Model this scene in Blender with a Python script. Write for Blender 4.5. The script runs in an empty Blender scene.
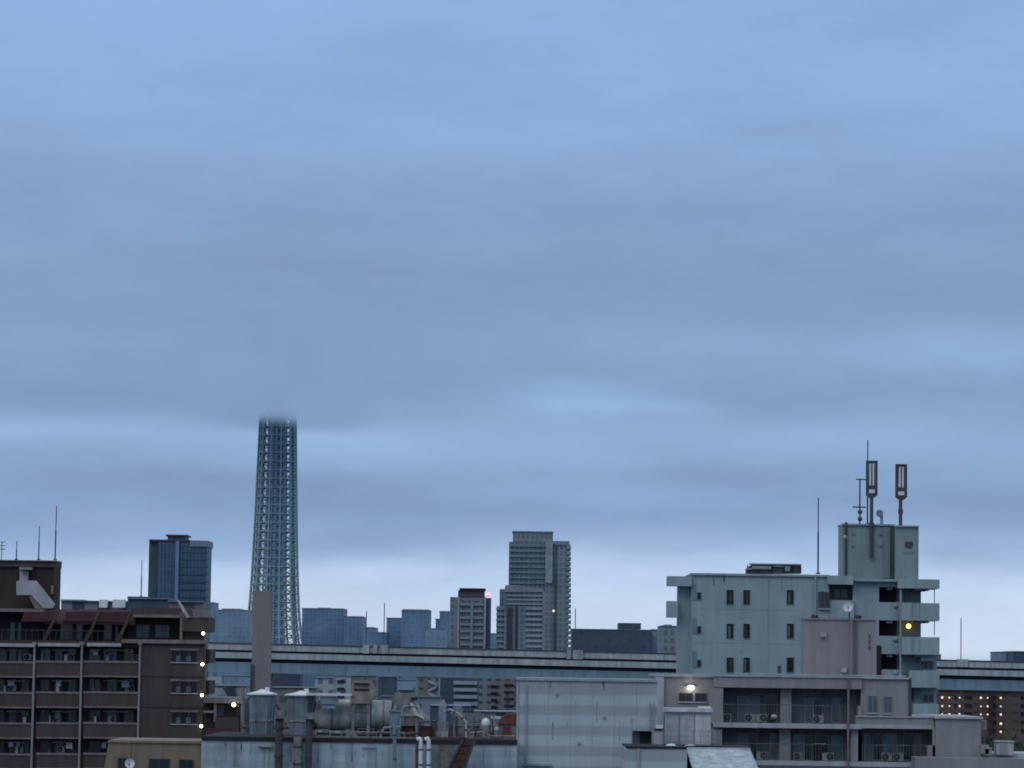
import bpy, bmesh, math, random
from mathutils import Vector, Matrix
random.seed(7)
C = bpy.context.scene.collection
S = bpy.context.scene
R = math.radians

# ------------------------------------------------------------ camera numbers
FOC, CX, CY, HH = 3200.0, 512.0, 384.0, 30.0
PITCH = math.atan(284 / FOC); ROLL = R(0.8)
_f = Vector((0, math.cos(PITCH), math.sin(PITCH)))
_r0 = Vector((1, 0, 0)); _u0 = Vector((0, -math.sin(PITCH), math.cos(PITCH)))
_r = _r0 * math.cos(ROLL) + _u0 * math.sin(ROLL)
_u = _u0 * math.cos(ROLL) - _r0 * math.sin(ROLL)
EYE = Vector((0, 0, HH))

def at(px, py, Y):
    """the point of the place at distance Y that a measured direction meets"""
    d = _f + _r * ((px - CX) / FOC) + _u * ((CY - py) / FOC)
    return EYE + d * (Y / d.y)

# ------------------------------------------------------------ materials
def lin(c):
    return tuple(((v / 255) / 12.92 if v / 255 <= .04045 else ((v / 255 + .055) / 1.055) ** 2.4) for v in c)

def mat(name, rgb, rough=.8, var=.18, scale=.35, streak=.25, metal=0., bump=.0, spec=.3, bands=None, fine=.06):
    """weathered surface: large blotches, vertical rain streaks and fine grain over a base colour (rgb 0..1 linear)"""
    m = bpy.data.materials.new(name); m.use_nodes = True
    nt = m.node_tree; n = nt.nodes; l = nt.links
    b = n['Principled BSDF']
    b.inputs['Roughness'].default_value = rough
    b.inputs['Metallic'].default_value = metal
    b.inputs['Specular IOR Level'].default_value = spec
    tc = n.new('ShaderNodeTexCoord'); geo = n.new('ShaderNodeNewGeometry')
    def noise(sc, vec, det=4):
        mp = n.new('ShaderNodeMapping'); mp.inputs['Scale'].default_value = vec
        l.new(geo.outputs['Position'], mp.inputs['Vector'])
        t = n.new('ShaderNodeTexNoise'); t.inputs['Scale'].default_value = sc; t.inputs['Detail'].default_value = det
        l.new(mp.outputs['Vector'], t.inputs['Vector']); return t.outputs['Fac']
    def rng(s, amp):
        r = n.new('ShaderNodeMapRange'); r.inputs['From Min'].default_value = .3; r.inputs['From Max'].default_value = .7
        r.inputs['To Min'].default_value = 1 - amp; r.inputs['To Max'].default_value = 1 + amp
        l.new(s, r.inputs['Value']); return r.outputs['Result']
    def mul(a, c):
        r = n.new('ShaderNodeMath'); r.operation = 'MULTIPLY'; l.new(a, r.inputs[0]); l.new(c, r.inputs[1]); return r.outputs[0]
    v = rng(noise(scale, (1, 1, 1)), var)
    v = mul(v, rng(noise(1.6, (1, 1, .12)), streak))
    v = mul(v, rng(noise(9, (1, 1, 1), 2), fine))
    if bands:                                        # (period m, amount): horizontal cladding courses
        sx = n.new('ShaderNodeSeparateXYZ'); l.new(geo.outputs['Position'], sx.inputs[0])
        for per, amt in bands:
            a = n.new('ShaderNodeMath'); a.operation = 'MULTIPLY'; a.inputs[1].default_value = 2 * math.pi / per
            sb = n.new('ShaderNodeMath'); sb.operation = 'SUBTRACT'; sb.inputs[1].default_value = .49 if per > 1 else 0; l.new(sx.outputs['Z'], sb.inputs[0])
            l.new(sb.outputs[0], a.inputs[0])
            s = n.new('ShaderNodeMath'); s.operation = 'SINE'; l.new(a.outputs[0], s.inputs[0])
            r = n.new('ShaderNodeMapRange'); r.inputs['From Min'].default_value = -.35; r.inputs['From Max'].default_value = .35
            r.inputs['To Min'].default_value = 1 - amt; r.inputs['To Max'].default_value = 1 + amt
            l.new(s.outputs[0], r.inputs['Value']); v = mul(v, r.outputs['Result'])
    mx = n.new('ShaderNodeVectorMath'); mx.operation = 'SCALE'
    mx.inputs[0].default_value = rgb; l.new(v, mx.inputs['Scale'])
    l.new(mx.outputs['Vector'], b.inputs['Base Color'])
    if bump:
        bp = n.new('ShaderNodeBump'); bp.inputs['Strength'].default_value = bump; bp.inputs['Distance'].default_value = .05
        l.new(noise(6, (1, 1, 1)), bp.inputs['Height']); l.new(bp.outputs['Normal'], b.inputs['Normal'])
    return m

def glow(name, rgb, strength):
    m = bpy.data.materials.new(name); m.use_nodes = True
    b = m.node_tree.nodes['Principled BSDF']
    b.inputs['Base Color'].default_value = (.8, .8, .75, 1)
    b.inputs['Emission Color'].default_value = (*rgb, 1); b.inputs['Emission Strength'].default_value = strength
    return m

def facade(name, rgb, win, bw, bh, mortar, rough=.5):
    """far curtain wall: a grid of panes between mullions and floor edges, at its real size"""
    m = bpy.data.materials.new(name); m.use_nodes = True
    nt = m.node_tree; n = nt.nodes; l = nt.links; b = n['Principled BSDF']
    geo = n.new('ShaderNodeNewGeometry'); sx = n.new('ShaderNodeSeparateXYZ'); l.new(geo.outputs['Position'], sx.inputs[0])
    ad = n.new('ShaderNodeMath'); ad.operation = 'ADD'; l.new(sx.outputs['X'], ad.inputs[0]); l.new(sx.outputs['Y'], ad.inputs[1])
    cb = n.new('ShaderNodeCombineXYZ'); l.new(ad.outputs[0], cb.inputs['X']); l.new(sx.outputs['Z'], cb.inputs['Y'])
    br = n.new('ShaderNodeTexBrick'); br.offset = 0; l.new(cb.outputs[0], br.inputs['Vector'])
    br.inputs['Scale'].default_value = 1; br.inputs['Brick Width'].default_value = bw; br.inputs['Row Height'].default_value = bh
    br.inputs['Mortar Size'].default_value = mortar; br.inputs['Mortar Smooth'].default_value = .1; br.inputs['Bias'].default_value = -.2
    br.inputs['Color1'].default_value = (*win, 1); br.inputs['Color2'].default_value = (*[min(1, c * 1.22 + .004) for c in win], 1)
    br.inputs['Mortar'].default_value = (*rgb, 1)
    no = n.new('ShaderNodeTexNoise'); no.inputs['Scale'].default_value = .05; l.new(geo.outputs['Position'], no.inputs['Vector'])
    r = n.new('ShaderNodeMapRange'); r.inputs['From Min'].default_value = .3; r.inputs['From Max'].default_value = .7
    r.inputs['To Min'].default_value = .8; r.inputs['To Max'].default_value = 1.2; l.new(no.outputs['Fac'], r.inputs['Value'])
    mx = n.new('ShaderNodeVectorMath'); mx.operation = 'SCALE'; l.new(br.outputs['Color'], mx.inputs[0]); l.new(r.outputs['Result'], mx.inputs['Scale'])
    l.new(mx.outputs['Vector'], b.inputs['Base Color']); b.inputs['Roughness'].default_value = rough
    b.inputs['Specular IOR Level'].default_value = .3
    return m

M = {}
M['glass'] = mat('dark_window_glass', (.014, .022, .030), .12, .3, .4, .0, spec=.5)
M['curtain'] = mat('curtained_glass', (.075, .11, .13), .25, .3, .8, .2, spec=.4)
M['black'] = mat('dark_recess', (.02, .018, .022), .9, .3, .5, .1)  # near-black colour paints the shade inside openings; some dark parts share it
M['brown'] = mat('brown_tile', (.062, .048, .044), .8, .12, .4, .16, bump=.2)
M['brown_dark'] = mat('brown_tile_painted_shade', (.040, .031, .029), .85, .15, .4, .1)  # darker copy of the brown tile, shade put into its colour
M['brown_cap'] = mat('brown_coping', (.17, .148, .14), .7, .1, .5, .2)
M['maroon'] = mat('maroon_roofing', (.058, .024, .027), .7, .15, .8, .2)
M['pale'] = mat('pale_coping', (.30, .32, .34), .7, .1, .5, .2)
M['pipe_grey'] = mat('grey_downpipe', (.22, .22, .24), .6, .1, .5, .15)
M['stair'] = mat('pale_stair_concrete', (.32, .32, .35), .8, .08, .6, .12)
M['steel'] = mat('dark_steel', (.07, .07, .08), .5, .2, 1, .1, metal=.4)
M['white'] = mat('white_paint', (.62, .64, .66), .6, .08, .8, .12)
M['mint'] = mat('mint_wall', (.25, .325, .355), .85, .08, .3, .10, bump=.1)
M['mint_dark'] = mat('mint_painted_shade_and_trim', (.165, .22, .235), .85, .1, .3, .12)  # darker mint copy with recess shade in the colour; small trim shares it
M['mint_streak'] = mat('mint_rain_streak', (.215, .285, .31), .85, .15, .6, .25)
M['mint_tower'] = mat('mint_tower_wall', (.20, .262, .262), .85, .08, .3, .12)
M['mint_par'] = mat('mint_parapet', (.25, .325, .335), .85, .06, .4, .14)
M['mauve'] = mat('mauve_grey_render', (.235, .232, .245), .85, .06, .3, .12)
M['mauve_dark'] = mat('mauve_painted_shade_and_trim', (.095, .10, .115), .85, .2, .5, .2)  # darker mauve copy with balcony shade in the colour; small trim shares it
M['slab'] = mat('slab_edge', (.33, .34, .36), .8, .08, .5, .15)
M['clad'] = mat('striped_cladding', (.34, .385, .415), .55, .07, .3, .05, bands=((1.42, .14), (.18, .025)))
M['clad_dark'] = mat('cladding_trim', (.26, .29, .31), .6, .1, .5, .1)
M['annex'] = mat('blue_white_cladding', (.28, .345, .39), .6, .16, .4, .22, bands=((.9, .05), (.15, .03)))
M['ochre'] = mat('ochre_render', (.20, .155, .11), .85, .1, .4, .2)
M['roof_dark'] = mat('dark_roofing', (.02, .021, .026), .9, .3, .6, 0)
M['roof_pale'] = mat('worn_pale_roofing', (.31, .36, .385), .6, .34, 1.6, .1)
M['zinc'] = mat('silo_zinc', (.165, .185, .205), .5, .2, 1.2, .35, metal=.2)
M['lid'] = mat('silo_lid', (.56, .60, .62), .5, .1, 1, .1)
M['drumm'] = mat('dusty_drum', (.33, .335, .33), .7, .3, 1.2, .3)
M['dust'] = mat('dusty_machinery', (.17, .17, .175), .8, .4, 1.8, .3)
M['beige'] = mat('dusty_beige', (.20, .18, .16), .85, .2, 1.2, .3)
M['far_band'] = mat('far_balcony_band', (.19, .23, .26), .8, .1, .1, .1)  # distance haze put into this colour and the pale band's
M['far_pale'] = mat('far_pale_band', (.26, .30, .33), .8, .1, .1, .1)
M['tank'] = mat('stained_tank_panel', (.46, .47, .49), .6, .2, 1.0, .25)
M['pipe_dark'] = mat('weathered_grey_pipe', (.15, .15, .16), .7, .15, .8, .2)
M['strip_dark'] = mat('mint_painted_shadow', (.06, .075, .075), .9, .2, .5, .2)  # mint darkened to paint the shadow on the stair tower
M['stain'] = mat('dirt_run', (.24, .26, .275), .8, .3, 1.2, .4)
M['ac_case'] = mat('air_conditioner_casing', (.22, .235, .245), .6, .25, 1.3, .2)
M['chim'] = mat('chimney_concrete', (.18, .175, .18), .85, .08, .4, .14)
M['rust'] = mat('rust_red_steel', (.075, .034, .030), .8, .3, 1.4, .3)
M['orange'] = mat('rusty_shed_roof', (.13, .05, .04), .8, .3, 1.4, .3)
M['bluegrey'] = mat('blue_grey_steel', (.16, .22, .27), .6, .2, 1, .2)
M['hw_pale'] = mat('expressway_barrier', (.32, .35, .355), .8, .2, .12, .22)
M['hw_gap'] = mat('expressway_painted_shade', (.022, .03, .05), .9, .2, .1, 0)  # near-black colour stands in for shade beneath the overhangs
M['hw_girder'] = mat('expressway_girder_blue', (.155, .235, .285), .6, .12, .08, .12)
M['asphalt'] = mat('asphalt', (.05, .05, .052), .9, .2, .1, 0)
M['ground'] = mat('city_ground', (.05, .055, .058), .95, .4, .02, 0)
M['leaf'] = mat('leaf_green', (.035, .055, .03), .8, .5, 1.5, 0)
M['bark'] = mat('bark', (.06, .045, .035), .9, .3, 3, 0)
M['sky_steel'] = mat('lattice_steel', (.27, .375, .40), .6, .1, .02, 0)  # tower colours paled and blued to carry the distance haze
M['sky_core'] = mat('core_shaft_panel', (.16, .26, .43), .7, .1, .02, 0)
M['sky_rib'] = mat('core_column_steel', (.38, .53, .72), .6, .1, .02, 0)
M['lamp_w'] = glow('white_lamp', (1, .86, .60), 9.)
M['lamp_f'] = glow('far_corridor_lamp', (1, .76, .46), .8)
M['lamp_y'] = glow('yellow_lamp', (1, .58, .12), 4.5)
M['lamp_r'] = glow('red_beacon', (1, .10, .13), 2.2)

# ------------------------------------------------------------ builders
class B:
    def __init__(s): s.bm = bmesh.new()
    def box(s, x0, x1, y0, y1, z0, z1):
        if x1 < x0: x0, x1 = x1, x0
        v = [s.bm.verts.new(p) for p in ((x0,y0,z0),(x1,y0,z0),(x1,y1,z0),(x0,y1,z0),(x0,y0,z1),(x1,y0,z1),(x1,y1,z1),(x0,y1,z1))]
        for q in ((0,3,2,1),(4,5,6,7),(0,1,5,4),(1,2,6,5),(2,3,7,6),(3,0,4,7)): s.bm.faces.new([v[i] for i in q])
        return s
    def pb(s, Y, x0, y0, x1, y1, d0=0., d1=.3):
        """box at distance Y whose front stands at Y+d0 and back at Y+d1; y1 None reaches the ground"""
        a = Y + d0; ym = y0 + 8 if y1 is None else (y0 + y1) / 2; xm = (x0 + x1) / 2
        return s.box(at(x0, ym, a).x, at(x1, ym, a).x, Y + d0, Y + d1, 0. if y1 is None else at(xm, y1, a).z, at(xm, y0, a).z)
    def prism(s, pts, y0, y1):
        """pts: (x,z) outline in the facade plane"""
        f = [s.bm.verts.new((x, y0, z)) for x, z in pts]; k = [s.bm.verts.new((x, y1, z)) for x, z in pts]
        s.bm.faces.new(f); s.bm.faces.new(k[::-1]); n = len(pts)
        for i in range(n): s.bm.faces.new((f[(i+1) % n], f[i], k[i], k[(i+1) % n]))
        return s
    def pprism(s, Y, pts, d0, d1):
        q = [at(px, py, Y + d0) for px, py in pts]
        return s.prism([(p.x, p.z) for p in q], Y + d0, Y + d1)
    def tube(s, a, b, r0, r1=None, n=8):
        r1 = r0 if r1 is None else r1
        a, b = Vector(a), Vector(b); d = (b - a)
        if d.length < 1e-6: return s
        q = d.to_track_quat('Z', 'Y').to_matrix()
        ra = [s.bm.verts.new(a + q @ Vector((math.cos(t) * r0, math.sin(t) * r0, 0))) for t in [2 * math.pi * i / n for i in range(n)]]
        rb = [s.bm.verts.new(b + q @ Vector((math.cos(t) * r1, math.sin(t) * r1, 0))) for t in [2 * math.pi * i / n for i in range(n)]]
        for i in range(n): s.bm.faces.new((ra[i], ra[(i+1) % n], rb[(i+1) % n], rb[i]))
        s.bm.faces.new(ra[::-1]); s.bm.faces.new(rb)
        return s
    def lathe(s, c, prof, n=24):
        """prof: (radius, z) from bottom to top about the vertical through c=(x,y)"""
        rings = [[s.bm.verts.new((c[0] + r * math.cos(2*math.pi*i/n), c[1] + r * math.sin(2*math.pi*i/n), z)) for i in range(n)] for r, z in prof]
        for a, b in zip(rings, rings[1:]):
            for i in range(n): s.bm.faces.new((a[i], a[(i+1) % n], b[(i+1) % n], b[i]))
        s.bm.faces.new(rings[0][::-1]); s.bm.faces.new(rings[-1])
        return s
    def ball(s, c, r, sz=1., n=12):
        bmesh.ops.create_uvsphere(s.bm, u_segments=n, v_segments=n // 2 + 2, radius=r, matrix=Matrix.Translation(c) @ Matrix.Diagonal((1, 1, sz, 1)))
        return s
    def build(s, name, m, parent=None, loc=None, smooth=False):
        o = root_of(parent)
        base = Vector(o.location) if o else Vector(loc if loc is not None else (0, 0, 0))
        for v in s.bm.verts: v.co -= base
        bmesh.ops.recalc_face_normals(s.bm, faces=s.bm.faces)
        me = bpy.data.meshes.new(name); s.bm.to_mesh(me); s.bm.free()
        me.materials.append(m)
        if smooth:
            for p in me.polygons: p.use_smooth = True
        ob = bpy.data.objects.new(name, me); C.objects.link(ob)
        if parent: ob.parent = parent
        else: ob.location = base
        return ob

def root_of(o):
    while o is not None and o.parent is not None: o = o.parent
    return o

def tag(o, label, cat, group=None):
    o['label'] = label; o['category'] = cat
    if group: o['group'] = group
    return o

def thing(name, label, cat, loc, group=None):
    o = bpy.data.objects.new(name, None); C.objects.link(o); o.location = loc; o.empty_display_size = .5
    return tag(o, label, cat, group)

def struct(o): o['kind'] = 'structure'; return o

def copy_tree(o, parent=None):
    c = o.copy(); C.objects.link(c); c.parent = parent
    for ch in list(o.children): copy_tree(ch, c)
    return c

def foot(px, Y, z=0): p = at(px, 668, Y); return (p.x, Y, z)

def window(par, Y, x0, y0, x1, y1, d, frame='pipe_grey', pane='glass', fw=.06, mull=1, sill=True):
    """framed window set on a wall whose face stands at Y+d"""
    b = B(); ym = (y0+y1)/2; xm = (x0+x1)/2; a = Y + d
    X0, X1, Z0, Z1 = at(x0, ym, a).x, at(x1, ym, a).x, at(xm, y1, a).z, at(xm, y0, a).z
    f0, f1 = a - .07, a + .05
    b.box(X0, X0+fw, f0, f1, Z0, Z1); b.box(X1-fw, X1, f0, f1, Z0, Z1)
    b.box(X0+fw, X1-fw, f0, f1, Z0, Z0+fw); b.box(X0+fw, X1-fw, f0, f1, Z1-fw, Z1)
    for k in range(mull):
        xc = X0 + (X1-X0) * (k+1) / (mull+1); b.box(xc-fw/2, xc+fw/2, f0+.01, f1, Z0+fw, Z1-fw)
    w = b.build('window', M[frame], par)
    B().box(X0+fw*.5, X1-fw*.5, a-.03, a+.04, Z0+fw*.5, Z1-fw*.5).build('pane', M[pane], w)
    if sill: B().box(X0-.06, X1+.06, a-.14, a+.03, Z0-.09, Z0-.005).build('sill', M['slab'], w)
    return w

def lamp(name, label, px, py, Y, r, m, group=None, sz=1., back=.0):
    p = at(px, py, Y); t = thing(name, label, 'lamp', p, group)
    B().ball(p, r, sz).build('bulb', M[m], t, smooth=True)
    B().tube(p + Vector((0, r*.6, 0)), p + Vector((0, r*.9 + .15 + back, 0)), r*.5).build('mount', M['steel'], t)
    return t

def mast(name, label, px0, y0, py1, Y, r=.05, px1=None, group=None):
    a = at(px0, y0, Y); q = at(px1 if px1 is not None else px0, py1, Y)
    t = thing(name, label, 'mast', (a.x, Y, q.z), group)
    B().tube((a.x, Y, q.z), (a.x, Y, (a.z*.55+q.z*.45)), r*1.5).build('lower_tube', M['steel'], t)
    B().tube((a.x, Y, (a.z*.55+q.z*.45)), (a.x, Y, a.z), r).build('tip', M['steel'], t)
    B().tube((a.x, Y, q.z), (a.x, Y, q.z+.12), r*4).build('foot_plate', M['steel'], t)
    return t

# ------------------------------------------------------------ air conditioner prototype
def make_ac(loc, label, group):
    x, y, z = loc
    t = thing('air_conditioner', label, 'air conditioner', loc, group)
    B().box(x-.40, x+.40, y-.15, y+.15, z+.08, z+.66).build('casing', M['ac_case'], t)
    ring = B().tube((x-.12, y-.152, z+.37), (x-.12, y-.185, z+.37), .25, n=20).build('fan_opening', M['black'], t)
    b = B()
    for k in range(3):
        a = math.pi * k / 3; dx, dz = math.cos(a) * .23, math.sin(a) * .23
        b.tube((x-.12-dx, y-.19, z+.37-dz), (x-.12+dx, y-.19, z+.37+dz), .012, n=5)
    b.build('guard', M['pipe_grey'], ring)
    for sx in (-.32, .32): B().box(x+sx-.04, x+sx+.04, y-.16, y+.16, z, z+.08).build('foot', M['steel'], t)
    return t
AC0 = [None]
def ac(px, py, Y, label, group):
    p = at(px, py, Y)
    if AC0[0] is None:
        AC0[0] = make_ac(p, label, group); return AC0[0]
    c = copy_tree(AC0[0]); c.location = p; c.scale.x = random.choice((1, 1, .9, -1, -1.08)); c['label'] = label; c['group'] = group; return c

# ============================================================ THE SETTING
struct(B().box(-6000, 6000, -300, 9000, -1, 0).build('ground', M['ground']))

# ============================================================ lattice tower
def lattice_tower():
    Y = 3765; base = at(272.9, 668, Y); cx = base.x + 0.
    t = thing('lattice_tower', 'very tall tapering steel lattice tower whose top vanishes into the low cloud', 'tower', (cx, Y, 0))
    z640, z420 = at(274, 640, Y).z, at(277, 420, Y).z
    r640, r420 = 27.3 / FOC * Y, 18.6 / FOC * Y
    def rad(z):
        u = (z - z640) / (z420 - z640); return max(13, (24.8 - 6.2*u + 5*math.exp(-(u + .08)/.09) * .45 + 3.8*math.exp(-max(u, -.2)/.16)) / FOC * Y)
    N = 12; H = 368; step = 10.3; n = int(H / step)
    def P(i, z, q=1.): a = 2*math.pi*(i + .5)/N; return (cx + math.cos(a)*rad(z)*q, Y + math.sin(a)*rad(z)*q, z)
    for i in range(N):
        b = B()
        for k in range(n): b.tube(P(i, k*step), P(i, (k+1)*step), .95, n=6)
        b.build('column', M['sky_steel'], t)
    for k in range(1, n+1):
        b = B()
        for i in range(N): b.tube(P(i, k*step), P(i+1, k*step), .7, n=5)
        b.build('ring', M['sky_steel'], t)
    b = B()
    for k in range(n):
        for i in range(N):
            b.tube(P(i, k*step), P(i+1, (k+1)*step), .4, n=4); b.tube(P(i+1, k*step), P(i, (k+1)*step), .4, n=4)
    b.build('brace_lattice', M['sky_steel'], t)
    for i in range(N):
        b = B()
        for k in range(n): b.tube(P(i+.5, k*step, .84), P(i+.5, (k+1)*step, .84), 1.3, n=5); b.tube(P(i+.5, k*step, .84), P(i+.5, (k+.35)*step, .70), .8, n=5)
        b.build('inner_column', M['sky_steel'], t)
    # inner ring of columns and the stair shaft
    b = B().lathe((cx, Y), [(10.0, 0), (10.0, H)], 12); sh = b.build('core_shaft', M['sky_core'], t)
    for i in range(14):
        a = 2*math.pi*(i+.5)/14
        B().tube((cx+math.cos(a)*10.6, Y+math.sin(a)*10.6, 0), (cx+math.cos(a)*10.6, Y+math.sin(a)*10.6, H), .95, n=6).build('core_column', M['sky_rib'], t)
    for k in range(1, n+1):                       # horizontal ties from core to shell at every stage
        b = B()
        for i in range(N):
            a = 2*math.pi*(i+.5)/N; z = k*step
            b.tube((cx+math.cos(a)*9, Y+math.sin(a)*9, z), P(i, z), .5, n=4)
        b.build('tie_frame', M['sky_steel'], t)
    for k in range(2, n, 2):
        B().lathe((cx, Y), [(11.8, k*step-.35), (11.8, k*step+.35)], 12).build('landing', M['sky_core'], t)
    return cx
TX = lattice_tower()

# ============================================================ distant blocks
fc = {}  # distance haze is put into these bluish wall colours
fc['navy'] = facade('navy_curtain_wall', (.06, .11, .17), (.032, .068, .12), 1.7, 3.9, .35)
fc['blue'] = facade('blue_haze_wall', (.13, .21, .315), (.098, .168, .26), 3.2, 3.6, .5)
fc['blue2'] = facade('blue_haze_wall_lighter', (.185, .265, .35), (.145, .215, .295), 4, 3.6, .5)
fc['teal'] = facade('teal_grey_wall', (.155, .205, .24), (.085, .12, .155), 2.6, 3.1, .45)
fc['tealp'] = facade('teal_grey_wall_pale', (.19, .235, .26), (.11, .145, .175), 2.6, 3.1, .5)
fc['cond'] = facade('condo_wall', (.155, .175, .19), (.08, .088, .115), 3.0, 3.2, .55)
fc['pale'] = facade('pale_block_wall', (.28, .32, .35), (.09, .11, .14), 3.0, 3.0, .85)
fc['grey'] = facade('grey_block_wall', (.17, .19, .22), (.05, .06, .085), 3.4, 3.0, .9)
fc['tan'] = facade('tan_block_wall', (.15, .14, .14), (.065, .062, .07), 3.2, 3.0, .8)
fc['olive'] = facade('olive_block_wall', (.16, .16, .125), (.05, .055, .06), 3.2, 3.0, 1.0)
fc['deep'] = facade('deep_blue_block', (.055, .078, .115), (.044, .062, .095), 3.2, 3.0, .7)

def block(label, x0, y0, x1, Y, fcm, dep=20, top=None, name='distant_building', cat='building', group=None):
    t = thing(name, label, cat, foot((x0+x1)/2, Y), group)
    B().pb(Y, x0, y0, x1, None, 0, dep).build('wall', fc[fcm], t)
    B().pb(Y, x0-.4, y0-.9, x1+.4, y0-.05, -.4, dep+.3).build('parapet', M['bluegrey'], t)
    for (a, ya, b_) in (top or []):
        B().pb(Y, a, ya, b_, y0-1.0, 3, dep-4).build('roof_housing', fc[fcm], t)
    return t

# the dark blue office tower
def office():
    Y = 1500; t = thing('office_tower', 'dark navy glass office tower with one pale vertical stripe and a flat crown', 'office tower', foot(178, Y))
    B().pb(Y, 158, 541.5, 207, None, 0, 24).build('wall', fc['navy'], t)
    B().pb(Y, 149, 541, 157.8, None, 1.5, 22).build('side_wing', mat('green_tint_wall', (.04, .075, .08), .5, .2, .1, .2), t)
    B().pb(Y, 190, 540.5, 208.2, 546.5, -.8, 24.5).build('upper_band', M['bluegrey'], t)
    B().pb(Y, 149, 539.6, 190, 541.2, -.6, 24.5).build('parapet', M['steel'], t)
    B().pb(Y, 167.5, 536, 185.5, 541, 2, 18).build('crown_housing', fc['navy'], t)
    B().pb(Y, 165.5, 534.6, 187.5, 536, 1, 20).build('crown_slab', M['steel'], t)
    B().pb(Y, 175.6, 541, 179, None, -1.3, .1).build('stripe_panel', mat('pale_stair_glazing', (.13, .23, .32), .3, .1, .1, .1), t)
    for k in range(15):
        B().pb(Y, 181, 551+k*7.5, 208.5, 552.4+k*7.5, -.35, .1).build('floor_band', fc['navy'], t)
office()

def condo():
    Y = 1450; t = thing('condominium_tower', 'grey condominium tower with dark crown housing and a red beacon beside it', 'apartment tower', foot(470, Y))
    B().pb(Y, 457, 598, 484.5, None, 0, 20).build('wall', fc['cond'], t)
    B().pb(Y, 450, 597, 457.2, None, 1.5, 19).build('side_wing', fc['tealp'], t)
    B().pb(Y, 484.2, 598, 491, None, 1.2, 19).build('side_wing', M['rust'] if False else fc['deep'], t)
    B().pb(Y, 458, 590.3, 484.5, 598, 2, 16).build('crown_housing', M['steel'], t)
    B().pb(Y, 459.5, 588.2, 485.5, 590.3, 1, 17).build('crown_slab', M['black'], t)
    for px in (457.4, 484.0): B().pb(Y, px, 597, px+2.0, None, -.7, .1).build('corner_pier', M['far_pale'], t)
    for k in range(11):
        B().pb(Y, 460, 603+k*6.7, 483.5, 605.6+k*6.7, -1.0, .1).build('balcony', M['far_band'], t)
    B().pb(Y, 470.5, 600, 473, None, -1.2, .1).build('party_wall', M['bluegrey'], t)
condo()
lamp('beacon_lamp', 'red aviation beacon glowing on the corner of the grey condominium tower', 488.3, 595, 1450, .95, 'lamp_r')

def twin():
    Y = 1800
    t = thing('skyscraper', 'tallest grey-teal residential skyscraper in stepped wings with banded balconies', 'skyscraper', foot(538, Y))
    B().pb(Y, 509, 542, 547, None, 4, 34).build('wall', fc['teal'], t)
    B().pb(Y, 545.5, 541, 569.5, None, 0, 30).build('wing', fc['tealp'], t)
    B().pb(Y, 513, 532.3, 553, 542, 6, 28).build('crown_housing', fc['tealp'], t)
    B().pb(Y, 512.4, 531.2, 553.6, 532.4, 5.4, 28.6).build('crown_slab', M['bluegrey'], t)
    B().pprism(Y, [(546, 541), (546, 543.6), (570.4, 546), (570.4, 544.2), (560, 541.6)], -.6, 30).build('roof_slab', M['bluegrey'], t)
    B().pb(Y, 545.4, 542.5, 552.5, 583, -1.4, .1).build('light_panel', mat('pale_wing_panel', (.24, .29, .31), .7, .2, .12, .3), t)
    B().pb(Y, 554.5, 545, 556.4, None, -1.2, .1).build('rib_panel', fc['deep'], t)
    for k in range(38):
        B().pb(Y, 566.4, 546+k*5.3-.0, 571.0, 549.4+k*5.3, -1.0, 20).build('balcony', M['far_band'] if k % 2 else M['bluegrey'], t)
    for k in range(9):
        B().pb(Y, 510, 545.5+k*5.3, 545, 546.7+k*5.3, 3.2, 4.1).build('floor_band', M['bluegrey'], t)
    # the lower front tower
    Y2 = 1700
    t = thing('residential_tower', 'lower grey tower in front of the tallest skyscraper, with a gently arched roof', 'apartment tower', foot(521, Y2))
    B().pb(Y2, 504.5, 591, 544, None, 0, 24).build('wall', fc['teal'], t)
    B().pprism(Y2, [(504, 592), (505.5, 585.2), (514, 585.0), (531, 587.2), (543.6, 589.2), (544.4, 592)], -.8, 20).build('arched_roof', M['far_band'], t)
    B().pb(Y2, 496.6, 606, 504.6, None, 2, 22).build('low_wing', fc['tealp'], t)
    B().pb(Y2, 499.6, 589, 504.7, 606, 3, 22).build('upper_wing', fc['teal'], t)
    B().pb(Y2, 507, 607, 512.5, None, -.5, .1).build('glass_strip', M['glass'], t)
    B().pb(Y2, 515.2, 605, 517.8, None, -.5, .1).build('glass_strip', M['glass'], t)
    for k in range(12):
        B().pb(Y2, 525.5, 607.4+k*5.4, 542, 609.8+k*5.4, -1.1, .1).build('balcony', M['far_pale'], t)
    for k in range(13):
        B().pb(Y2, 496.0, 608+k*5.4, 504, 610+k*5.4, .9, 2.1).build('balcony', M['far_band'], t)
    for k in range(3):
        B().pb(Y2, 506, 595+k*4.2, 544, 596.3+k*4.2, -.7, .1).build('floor_band', M['far_pale'], t)
    B().pb(Y2, 542.6, 592, 545.2, None, -1.3, .1).build('corner_pier', M['far_band'], t)
twin()
lamp('window_lamp', 'pale lit lamp on the wall of the tallest residential skyscraper', 553.6, 611, 1798, .7, 'lamp_f')

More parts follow.
